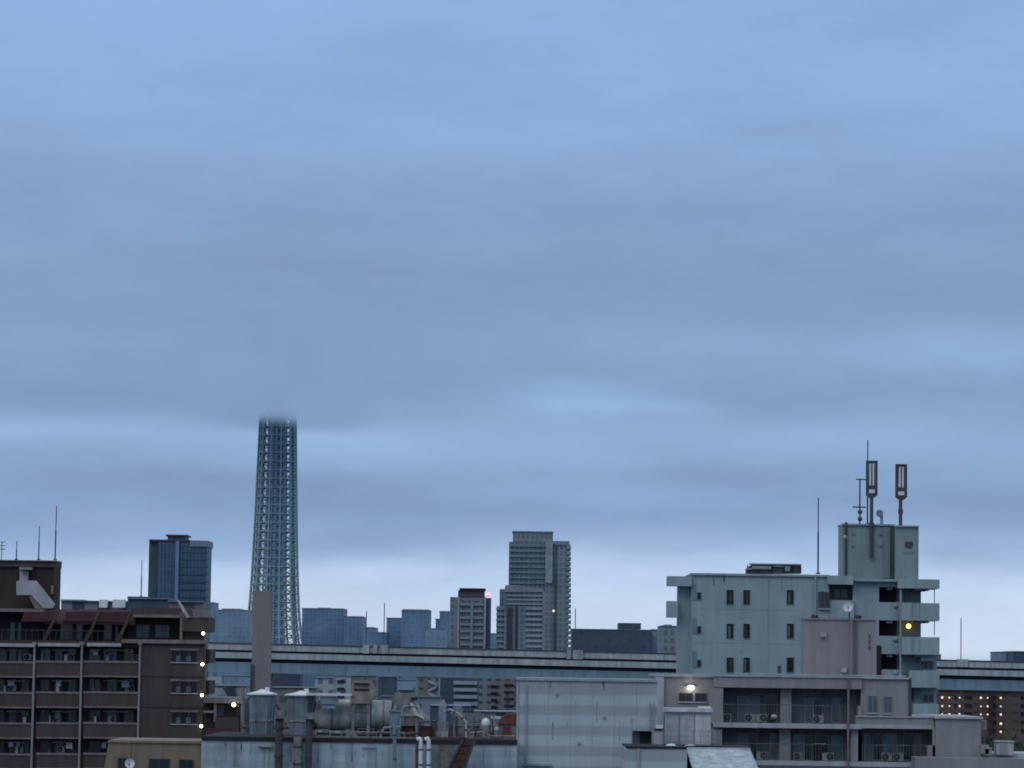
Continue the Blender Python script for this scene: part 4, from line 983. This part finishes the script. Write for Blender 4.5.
# ============================================================ mint apartment house
def mint():
    Y = 280; t = thing('mint_apartment_house', 'pale mint apartment house with small dark windows, stair tower and wrapping balconies', 'apartment house', foot(800, Y))
    B().pb(Y, 691.5, 575.6, 829, None, 0, 12).build('front_wall', M['mint'], t)
    B().pb(Y, 678.2, 577, 691.6, None, .9, 3).build('set_back_wall', M['mint'], t)
    B().pb(Y, 691.0, 573.9, 829.5, 576.0, -.2, 12.2).build('roof_edge', M['mint_par'], t)
    B().pb(Y, 667.4, 576.2, 692, 586, -.3, 1.4).build('balcony_roof', M['mint'], t)
    B().pb(Y, 667, 601, 678, 617.4, -.3, 1.4).build('balcony_parapet', M['mint'], t)
    for y in (609.2, 643.0): B().pb(Y, 692, y, 800, y+.35, -.012, .05).build('floor_joint', M['mint_tower'], t)
    for r_, y in enumerate((590.2, 624.0, 657.8)):
        for a, b_ in ((727, 734.2), (743.8, 750.6), (787.2, 794.4)):
            a -= .9; y_ = y-.6; w = window(t, Y, a, y_, b_-.3, y_+15.4, 0, 'mint_par', 'black', .035, 0, False); k_ = random.choice((1.2, 2.2, 3.4)); B().pb(Y, a+k_, y_+1.6+random.random()*2, a+k_+1.7+random.random(), y_+14, -.045, -.031).build('curtain', M[random.choice(('glass', 'curtain', 'glass'))], w)
        window(t, Y, 696.8, y+1.8, 701.4, y+9.8, 0, 'mint_dark', 'black', .05, 0, False)
        B().pb(Y, 692.4, y-6.5, 696.4, y+10, -.05, .1).build('recess_shade_panel', M['mint_dark'], t)  # darker panel paints the shade of a small recess
        q = at(741, y-7, Y); B().ball(q, .07).build('vent_cap', M['slab'], t)
    q = at(815.6, 577, Y-.12); B().tube((q.x, Y-.12, 0), (q.x, Y-.12, q.z), .09).build('downpipe', M['mint_par'], t)
    rw = random.Random(5)
    for _ in range(16):
        x, y = rw.uniform(694, 812), rw.choice((576.2, 576.2, 605.5, 639.5)); B().pb(Y, x, y, x+rw.uniform(.4, 1.2), y+rw.uniform(5, 17), -.01, .05).build('rain_streak', M['mint_streak'], t)
    B().pb(Y, 768, 577, 768.8, 676, -.06, .02).build('conduit', M['mint_streak'], t)
    # framed projecting window and recess
    window(t, Y, 819, 592, 829.6, 608.4, -.2, 'steel', 'glass', .14, 1)
    B().pb(Y, 818.6, 591.6, 830, 608.8, -.14, .05).build('window_box', M['steel'], t)
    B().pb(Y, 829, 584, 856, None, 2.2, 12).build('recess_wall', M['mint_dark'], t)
    B().pb(Y, 827.6, 575.6, 853.4, 584.4, -.5, 12).build('roof_slab', M['mint_par'], t)
    window(t, Y, 833, 589, 848, 599.6, 2.2, 'steel', 'glass', .06, 1)
    B().pb(Y, 829.2, 600.2, 854, 618, 0, .25).build('balcony_parapet', M['mint'], t)
    B().pb(Y, 829.2, 618, 854, None, .02, .3).build('lower_parapet', M['mint'], t)
    # central bay with access openings
    B().pb(Y, 853, 580.6, 879, None, .4, 12).build('bay_wall', M['mint'], t)
    B().pb(Y, 849, 578.8, 902, 581.4, -.2, 1.5).build('bay_coping', M['mint_par'], t)
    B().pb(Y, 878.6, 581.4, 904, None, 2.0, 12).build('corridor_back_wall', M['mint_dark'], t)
    for y in (587.2, 620.6, 654.2):
        B().pb(Y, 879.4, y, 896.5, y+14.6, 1.85, 2.02).build('dark_opening', M['black'], t)
        B().pb(Y, 886.5, y-.5, 892.5, y+2.8, .9, 1.5).build('soffit_light', M['pale'], t)
    B().pb(Y, 878.6, 581.2, 902, 587, .42, 2).build('beam', M['mint'], t)
    for y in (602.3, 636, 669.6):
        B().pb(Y, 878.6, y, 902, y+18, .42, .7).build('access_parapet', M['mint'], t)
        q = at(895.5, y+3.5, Y+.4); B().ball(q, .22).build('bracket_cap', M['mint_par'], t)
    q = at(900.8, 580, Y-.25); B().tube((q.x, Y-.22, 10), (q.x, Y-.22, q.z), .10).build('downpipe', M['mint_par'], t)
    B().pb(Y, 876.6, 645.5, 881.4, 680, .36, .41).build('dark_slot', M['black'], t)
    # right balconies
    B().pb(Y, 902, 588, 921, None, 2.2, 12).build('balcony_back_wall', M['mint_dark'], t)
    B().pb(Y, 898, 579.2, 939.6, 588.4, -.5, 4).build('balcony_roof', M['mint_par'], t)
    B().pb(Y, 914, 588.4, 929, 590.6, 0, 3.8).build('soffit_step', M['mint_dark'], t)
    for k, y in enumerate((603, 637)):
        pr = B().pb(Y, 901.6, y, 939.4, y+17.6, -.5, -.25).build('balcony_parapet', M['mint_par'], t)
        B().pb(Y, 938.2, y+.2, 939.5, y+17.4, -.24, 4).build('side_parapet', M['mint_par'], pr)
        B().pb(Y, 902, y+15.4, 939.2, y+17.6, -.24, 4).build('slab', M['mint_dark'], pr)
        B().pb(Y, 914, y+17.6, 929, y+19.8, 0, 3.8).build('soffit_step', M['mint_dark'], pr)
        for px in (911.6, 919): B().pb(Y, px, y+1, px+1.0, y+15, -.53, -.49).build('rain_streak_panel', M['mint_dark'], pr)
    for y in (588.5, 620.8):
        q0, q1 = at(934.4, y, Y+.2), at(934.4, y+14.5, Y+.2); B().tube(q1, (q1.x, q1.y, q0.z), .04, n=6).build('rail_post', M['mint_dark'], t)
    B().pb(Y, 921, 655.8, 936, 661, .2, 4).build('lower_wall', M['mint_par'], t)
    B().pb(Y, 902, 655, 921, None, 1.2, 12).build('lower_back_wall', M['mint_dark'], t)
    B().pb(Y, 921, 658, 936.6, None, 1.4, 11).build('lower_side_wall', M['mint'], t)
    window(t, Y, 922.6, 661.6, 933.6, 669.8, 1.4, 'mint_dark', 'glass', .09, 1)
    window(t, Y, 922.6, 694.4, 934, 703, 1.4, 'mint_dark', 'glass', .09, 1)
    B().pb(Y, 909.5, 670.4, 939.4, 687.6, -.5, 3).build('balcony_parapet', M['mint_par'], t)
    B().pb(Y, 913.5, 703.8, 938.6, 717.4, -.3, 3).build('balcony_parapet', M['mint_par'], t)
    B().pb(Y, 905, 688, 913, 700, .9, 1.3).build('dark_opening', M['black'], t)
    # stair tower
    B().pb(Y, 842.4, 525.2, 895, 581, 1.2, 4.8).build('tower_wall', M['mint_tower'], t)
    B().pb(Y, 895.4, 526.8, 918.6, 581, .2, 5).build('tower_front_block', M['mint_tower'], t)
    B().pb(Y, 890, 527, 895.3, 578, 1.0, 1.25).build('tower_painted_shadow', M['strip_dark'], t)  # this strip and the next paint the recess shadow gradient
    B().pb(Y, 883, 527, 890, 578, 1.08, 1.25).build('tower_painted_half_shadow', M['mint_dark'], t)
    B().pb(Y, 842.2, 523.8, 895.2, 525.4, 1.0, 5).build('tower_coping', M['mint_par'], t)
    B().pb(Y, 895.3, 525.4, 919, 527.0, .0, 5.2).build('tower_coping', M['mint_par'], t)
    q = at(846, 525, Y+1.1); q2 = at(846, 578, Y+1.1); B().tube((q.x, Y+1.05, q2.z), (q.x, Y+1.05, q.z+.25), .12).build('tower_pipe', M['steel'], t)
    q = at(845.2, 537.4, Y+1); B().ball(q, .2).build('siren', M['pale'], t)
    for px, py in ((853.5, 533.6), (853, 545.6), (880.6, 534), (880.4, 545.6)):
        B().pb(Y, px-1.3, py-1, px+1.3, py+1, 1.08, 1.25).build('vent_plate', M['mint_dark'], t)
    # wall emblem: dark round mark, notched at the top, with a faint line of lettering below
    c0 = at(908.8, 544.2, Y+.2); r = 4.1/FOC*Y
    pts = [(c0.x+math.cos(a)*r, c0.z+math.sin(a)*r) for a in [R(x) for x in range(130, 411, 14)]]
    pts += [(c0.x+.05, c0.z+r*.55), (c0.x-.05, c0.z+r*.55)]
    B().prism(pts, Y+.14, Y+.2).build('emblem', M['steel'], t)
    for k in range(5): B().pb(Y, 904+k*2.1, 551.4, 905.5+k*2.1, 553.4, .16, .2).build('lettering', M['mint_dark'], t)
mint()
lamp('wall_lamp', 'yellow glowing lamp on the mint apartment balcony wall', 908.6, 626.2, 281.6, .21, 'lamp_y', back=.3)
# roof unit
ru = thing('cooling_unit', 'long dark slatted cooling unit on the flat mint roof', 'cooling unit', at(773.5, 573.6, 283))
B().pprism(283, [(746.8, 573.4), (746.8, 568.6), (752, 564.2), (799.4, 564.8), (801.4, 567), (801.4, 573.4)], .25, 2).build('body', M['steel'], ru)
for a, b_, y0, y1 in ((749, 801.6, 563.6, 564.8), (746.6, 752, 568, 569.4), (752, 771, 566, 569), (773, 784, 565.6, 566.8), (785, 790, 566.2, 571)):
    B().pb(283, a, y0, b_, y1, .0, .24).build('slat_panel', M['bluegrey'] if a != 752 else M['mauve'], ru)
for a in (747, 758, 771.5, 783.5, 792, 800.2): B().pb(283, a, 565, a+1, 573.4, .05, .22).build('frame_post', M['black'], ru)
mast('mast', 'tall whip mast standing on the flat mint roof beside the stair tower', 818.4, 498, 574, 284, .05)
mast('mast', 'thin lightning rod behind the panel antennas on the stair tower', 867.8, 440, 524.6, 284.4, .05)
def panel(label, x0, x1, y0, y1, mx, my1, Y, lower=None):
    t = thing('panel_antenna', label, 'antenna', at(mx, my1, Y), 'panel antennas on the stair tower')
    f = B(); xm = (x0+x1)/2
    w = 1.7
    f.pb(Y, x0, y0, x0+w, y1, 0, .3); f.pb(Y, x1-w, y0, x1, y1, 0, .3); f.pb(Y, x0+w, y0, x1-w, y0+1.6, 0, .3); f.pb(Y, x0+w, y1-1.6, x1-w, y1, 0, .3)
    f.build('frame', M['steel'], t)
    B().pb(Y, x0+w, y0+1.6, x1-w, y1-1.6, .12, .28).build('back_panel', M['dust'], t)
    for dx in (-1.6, 1.6):
        a, b_ = at(xm+dx, y0+3, Y+.02), at(xm+dx, y1-10, Y+.02); B().tube((a.x, Y+.04, b_.z), (a.x, Y+.04, a.z), .085, n=10).build('radome_tube', M['lid'], t)
    B().pb(Y, x0+2.4, y1-9.5, x1-4.5, y1-6.5, -.02, .1).build('feed_unit', M['steel'], t)
    B().pb(Y, x0+2.8, y1-6, x1-2.8, y1-2.2, .0, .1).build('lower_radome', M['lid'], t)
    B().pprism(Y, [(x0+.4, y1), (x1-.4, y1), (xm+2, y1+2.6), (xm-2, y1+2.6)], 0, .28).build('foot_bracket', M['steel'], t)
    a, b_ = at(mx, y1+2, Y), at(mx, my1, Y)
    B().tube((a.x, Y+.15, b_.z), (a.x, Y+.15, a.z), .16).build('pole', M['steel'], t)
    B().tube((a.x, Y+.15, a.z*.55+b_.z*.45-.2), (a.x, Y+.15, a.z*.55+b_.z*.45+.2), .22).build('collar', M['steel'], t)
panel('tall panel antenna whose pole runs down the front of the stair tower', 866.2, 877.6, 460.6, 495.4, 871.8, 558, 280.8)
panel('tall panel antenna standing on the block with the round emblem', 895.6, 907.2, 464, 497.4, 900.8, 526, 281.6)
tv = thing('television_aerial', 'dark television aerial with two crossbars on the stair tower roof', 'aerial', at(859.6, 524.8, 283))
a, b_ = at(859.2, 478.6, 283), at(859.8, 524.8, 283)
B().tube((b_.x, 283, b_.z), (b_.x, 283, a.z), .07).build('pole', M['steel'], tv)
B().pb(283, 856, 478.8, 866, 480, -.05, .05).build('crossbar', M['steel'], tv)
B().pb(283, 852.6, 506.4, 866, 507.8, -.05, .05).build('crossbar', M['steel'], tv)
for y in (512, 519): B().ball(at(860, y, 283), .22).build('amplifier_box', M['steel'], tv)
hn = thing('horn_speaker', 'dark round-headed dish antenna between the two panel antennas', 'dish antenna', at(880.4, 525, 282.5))
p = at(879.6, 513.4, 282.3); B().tube(p + Vector((0, .0, 0)), p + Vector((.0, .4, 0)), .33, .22, n=18).build('drum', M['clad_dark'], hn)
B().tube(p + Vector((0, -.02, 0)), p + Vector((0, -.05, 0)), .24, n=18).build('face', M['pipe_grey'], hn)
q = at(880.6, 525, 282.5); B().tube((q.x+.1, 282.6, q.z), (q.x+.1, 282.6, p.z), .14).build('pole', M['clad_dark'], hn)

# ============================================================ trees and a box at the right edge
def tree(px, ytop, Y, w, label, seed):
    rnd = random.Random(seed); base = foot(px, Y); zt = at(px, ytop, Y).z
    t = thing('tree', label, 'tree', base, 'trees beyond the mauve-grey house')
    b = B(); b.tube(base, (base[0], Y, zt*.6), .35, .2)
    for k in range(6):
        a = rnd.uniform(0, 6.28); b.tube((base[0], Y, zt*(.35+.05*k)), (base[0]+math.cos(a)*w*.6, Y+math.sin(a)*w*.6, zt*(.65+.04*k)), .12, .04, n=5)
    b.build('trunk', M['bark'], t)
    cr = B(); cl = [(rnd.gauss(0, .45)*w, rnd.gauss(0, .45)*w, rnd.uniform(.66, .95)*zt, rnd.uniform(.3, .55)*w) for _ in range(30)]
    for _ in range(5200):
        c_ = rnd.choice(cl); d_ = Vector((rnd.gauss(0, 1), rnd.gauss(0, 1), rnd.gauss(0, .8))).normalized()*c_[3]*rnd.uniform(.5, 1.05)
        p = Vector((base[0]+c_[0], Y+c_[1], c_[2])) + d_
        if p.z > zt: p.z = zt - rnd.uniform(0, .6)
        u = Vector((rnd.gauss(0, 1), rnd.gauss(0, 1), rnd.gauss(0, 1))).normalized()*rnd.uniform(.12, .26); v = u.orthogonal().normalized()*rnd.uniform(.08, .18)
        cr.bm.faces.new([cr.bm.verts.new(q) for q in (p-u, p+v, p+u, p-v)])
    cr.build('crown', M['leaf'], t)
tree(991, 733, 300, 3.0, 'dark green tree crown by the end block of the mauve-grey house', 3)
tree(1016, 733, 310, 3.2, 'dark green tree crown beyond the white roof box', 4)
tree(979, 736, 330, 3.0, 'dark tree crown half hidden by the mauve-grey end block', 5)
tree(1036, 735, 320, 3.0, 'dark tree crown at the far edge beyond the white roof box', 6)
stuffed('roof_cabinet', 'pale square equipment box on the low roof before the trees', 'cabinet', 243.5, [('casing', 'stair', 996.5, 742, 1013.6, 755, 0, 1.2), ('lid', 'pale', 995.8, 740.8, 1014.4, 742.2, -.1, 1.3), ('door', 'mauve', 1000, 744, 1008, 754, -.03, .02)])
stuffed('roof_cabinet', 'small grey kerb box at the end of the low roof', 'cabinet', 243, [('casing', 'mauve', 985, 748.5, 991.5, 755, 0, .8), ('lid', 'slab', 984.6, 747.6, 992, 748.7, -.05, .9)])

# ============================================================ low cloud swallowing the tower top
def cloud():
    b = B(); zb = at(277, 424, 3765).z
    b.box(TX-900, TX+900, 3765-260, 3765+200, zb, zb+150)
    me = b.build('cloud', None, None, (TX, 3765, zb)) if False else None
    b2 = B(); zb -= 8; b2.box(TX-240, TX+240, 3765-260, 3765+200, zb, zb+150)
    m = bpy.data.materials.new('cloud_vapour'); m.use_nodes = True; nt = m.node_tree; n = nt.nodes; l = nt.links
    n.remove(n['Principled BSDF']); out = n['Material Output']
    ab = n.new('ShaderNodeVolumeAbsorption'); ab.inputs['Color'].default_value = (0, 0, 0, 1)
    em = n.new('ShaderNodeEmission'); em.inputs['Color'].default_value = (*lin((129, 158, 197)), 1)  # self-glow in the sky's colour stands in for scattered skylight
    add = n.new('ShaderNodeAddShader'); l.new(ab.outputs[0], add.inputs[0]); l.new(em.outputs[0], add.inputs[1]); l.new(add.outputs[0], out.inputs['Volume'])
    geo = n.new('ShaderNodeNewGeometry'); sx = n.new('ShaderNodeSeparateXYZ'); l.new(geo.outputs['Position'], sx.inputs[0])
    def mr(src, a, b_, c=0., d_=1., smooth=True):
        r = n.new('ShaderNodeMapRange'); r.interpolation_type = 'SMOOTHSTEP' if smooth else 'LINEAR'
        r.inputs['From Min'].default_value = a; r.inputs['From Max'].default_value = b_; r.inputs['To Min'].default_value = c; r.inputs['To Max'].default_value = d_
        l.new(src, r.inputs['Value']); return r.outputs['Result']
    def mth(op, a, b_=None):
        r = n.new('ShaderNodeMath'); r.operation = op
        for i, v in enumerate((a, b_)):
            if v is None: continue
            if isinstance(v, (int, float)): r.inputs[i].default_value = v
            else: l.new(v, r.inputs[i])
        return r.outputs[0]
    no = n.new('ShaderNodeTexNoise'); no.inputs['Scale'].default_value = .022; no.inputs['Detail'].default_value = 3; l.new(geo.outputs['Position'], no.inputs['Vector'])
    zn = mth('SUBTRACT', sx.outputs['Z'], mth('MULTIPLY', mth('SUBTRACT', no.outputs['Fac'], .5), 26.))
    base = mr(zn, zb+2, zb+34); topf = mr(zn, zb+55, zb+120, 1., 0.)
    side = mr(mth('ABSOLUTE', mth('SUBTRACT', sx.outputs['X'], TX)), 22, 120, 1., 0.)
    dep = mr(mth('ABSOLUTE', mth('SUBTRACT', sx.outputs['Y'], 3735.)), 110, 225, 1., 0.)
    n2 = n.new('ShaderNodeTexNoise'); n2.inputs['Scale'].default_value = .009; n2.inputs['Detail'].default_value = 4; l.new(geo.outputs['Position'], n2.inputs['Vector'])
    cm = n.new('ShaderNodeVectorMath'); cm.operation = 'SCALE'; cm.inputs[0].default_value = lin((129, 157, 193)); l.new(mr(n2.outputs['Fac'], .35, .65, .94, 1.07), cm.inputs['Scale']); l.new(cm.outputs['Vector'], em.inputs['Color'])
    dens = mth('MULTIPLY', mth('MULTIPLY', base, topf), mth('MULTIPLY', side, dep)); dens = mth('MULTIPLY', dens, .045)
    l.new(dens, ab.inputs['Density']); l.new(dens, em.inputs['Strength'])
    ob = b2.build('cloud', m, None, (TX, 3765, zb)); struct(ob)
cloud()

# ============================================================ world: dusk overcast
def world():
    w = bpy.data.worlds.new('World'); S.world = w; w.use_nodes = True
    nt = w.node_tree; n = nt.nodes; l = nt.links; n.clear()
    out = n.new('ShaderNodeOutputWorld')
    sky = n.new('ShaderNodeTexSky'); sky.sky_type = 'NISHITA'; sky.sun_disc = False; sky.sun_elevation = R(38); sky.sun_rotation = R(215); sky.dust_density = 4
    b1 = n.new('ShaderNodeBackground'); l.new(sky.outputs[0], b1.inputs[0]); b1.inputs[1].default_value = .004
    tc = n.new('ShaderNodeTexCoord'); sx = n.new('ShaderNodeSeparateXYZ'); l.new(tc.outputs['Generated'], sx.inputs[0])
    X, Yy, Z = sx.outputs
    def mth(op, *a):
        r = n.new('ShaderNodeMath'); r.operation = op
        for i, v in enumerate(a):
            if isinstance(v, (int, float)): r.inputs[i].default_value = v
            else: l.new(v, r.inputs[i])
        return r.outputs[0]
    def noise(sc, det, vec, rough=.5):
        cb = n.new('ShaderNodeCombineXYZ')
        for i, v in enumerate(vec): l.new(v, cb.inputs[i])
        t = n.new('ShaderNodeTexNoise'); t.inputs['Scale'].default_value = sc; t.inputs['Detail'].default_value = det; t.inputs['Roughness'].default_value = rough
        l.new(cb.outputs[0], t.inputs['Vector']); return t.outputs['Fac']
    zs = mth('MULTIPLY', Z, 6.5)
    big = noise(9.0, 5, (X, Yy, mth('MULTIPLY', Z, 4.6)), .5)
    zs2 = mth('MULTIPLY', Z, 4.2)
    fine = noise(26, 6, (X, Yy, mth('MULTIPLY', Z, 3.4)), .58)
    tex = noise(150, 5, (X, Yy, mth('MULTIPLY', Z, 1.8)), .62)
    warp = noise(3.0, 3, (X, Yy, mth('MULTIPLY', Z, 2.5)))
    # elevation with a gentle cloud-shaped waver
    e = mth('ADD', Z, mth('MULTIPLY', mth('SUBTRACT', warp, .5), .030))
    warp2 = noise(11.0, 4, (X, Yy, mth('MULTIPLY', Z, 4.0)))
    e = mth('ADD', e, mth('MULTIPLY', mth('SUBTRACT', warp2, .5), .024))
    e = mth('ADD', e, mth('MULTIPLY', X, -.020))
    cr = n.new('ShaderNodeValToRGB'); l.new(mth('DIVIDE', e, 1.0), cr.inputs[0])
    ramp = cr.color_ramp
    def el(py): return math.sin(math.atan((668 - py) / FOC * 1.0))
    stops = [(-.02, (70, 84, 100)), (-.002, (150, 172, 200)), (el(660), (208, 222, 240)), (el(600), (197, 215, 240)), (el(572), (182, 205, 235)), (el(548), (147, 173, 209)), (el(515), (132, 159, 197)), (el(470), (138, 167, 205)),
             (el(438), (141, 170, 208)), (el(402), (130, 159, 195)), (el(350), (130, 158, 194)), (el(290), (128, 156, 191)), (el(220), (132, 160, 199)), (el(110), (139, 170, 214)), (el(0), (142, 174, 220)), (.45, (175, 202, 238)), (.8, (225, 238, 250))]
    while len(ramp.elements) < len(stops): ramp.elements.new(.5)
    for i, (p, c) in enumerate(stops):
        ramp.elements[i].position = max(0, p + .03) ; ramp.elements[i].color = (*lin(c), 1)
    # shift so that slightly negative elevations stay inside the ramp
    sh = mth('ADD', e, .03); l.new(sh, cr.inputs[0])
    def patch(px, py, rx, ry, amt):
        x0 = (px-512)/FOC; z0 = (668-py)/FOC + (px-512)/FOC*.014
        a = mth('DIVIDE', mth('SUBTRACT', X, x0), rx/FOC); b_ = mth('DIVIDE', mth('SUBTRACT', Z, z0), ry/FOC)
        b_ = mth('ADD', b_, mth('MULTIPLY', mth('SUBTRACT', fine, .5), 1.6))
        a = mth('ADD', a, mth('MULTIPLY', mth('SUBTRACT', big, .5), 1.2))
        d = mth('EXPONENT', mth('MULTIPLY', mth('ADD', mth('MULTIPLY', a, a), mth('MULTIPLY', b_, b_)), -1.))
        return mth('MULTIPLY', mth('MULTIPLY', d, mth('GREATER_THAN', Yy, 0)), amt)
    v = mth('ADD', 1., mth('MULTIPLY', mth('SUBTRACT', big, .5), .31))
    v = mth('ADD', v, mth('MULTIPLY', mth('SUBTRACT', fine, .5), .17))
    v = mth('ADD', v, mth('MULTIPLY', mth('SUBTRACT', tex, .5), .075))
    for a in ((565, 398, 95, 17, .24), (640, 408, 60, 8, .12), (975, 355, 140, 26, .22), (700, 350, 90, 18, .08), (420, 455, 190, 16, .10), (70, 432, 130, 12, .14), (330, 440, 90, 9, .10), (300, 560, 240, 12, .05), (600, 500, 200, 12, .08), (120, 398, 200, 22, -.07), (700, 270, 260, 30, -.06), (760, 445, 200, 14, .06),
              (720, 478, 150, 12, -.07), (200, 480, 160, 12, -.07), (300, 215, 140, 22, -.07), (640, 215, 160, 16, -.05), (430, 500, 170, 14, -.06), (860, 540, 180, 12, .07), (200, 120, 220, 60, .03), (60, 330, 120, 30, .03)):
        v = mth('ADD', v, patch(*a))
    vm = n.new('ShaderNodeVectorMath'); vm.operation = 'SCALE'; tint = n.new('ShaderNodeVectorMath'); tint.operation = 'MULTIPLY'; l.new(cr.outputs[0], tint.inputs[0]); tint.inputs[1].default_value = (1.0, 1.0, 1.0); l.new(tint.outputs[0], vm.inputs[0]); l.new(v, vm.inputs['Scale'])
    b2 = n.new('ShaderNodeBackground'); l.new(vm.outputs[0], b2.inputs[0]); b2.inputs[1].default_value = .99
    ad = n.new('ShaderNodeAddShader'); l.new(b1.outputs[0], ad.inputs[0]); l.new(b2.outputs[0], ad.inputs[1]); l.new(ad.outputs[0], out.inputs[0])
world()

sun = bpy.data.lights.new('sun', 'SUN'); sun.energy = .5; sun.angle = R(25); sun.color = (1, .93, .84)
so = bpy.data.objects.new('sun', sun); C.objects.link(so)
so.rotation_euler = (R(48), 0, R(-35))

cam = bpy.data.cameras.new('camera'); co = bpy.data.objects.new('camera', cam); C.objects.link(co)
cam.sensor_width = 36; cam.lens = FOC / 1024 * 36; cam.clip_start = 1; cam.clip_end = 20000
mm = Matrix((_r, _u, -_f)).transposed().to_4x4(); mm.translation = EYE; co.matrix_world = mm
S.camera = co
S.view_settings.view_transform = 'Standard'; S.view_settings.look = 'None'; S.view_settings.exposure = 0
S.render.engine = 'CYCLES'
S.cycles.use_denoising = True
S.cycles.filter_width = 1.8
S.cycles.max_bounces = 6
S.cycles.volume_step_rate = .5
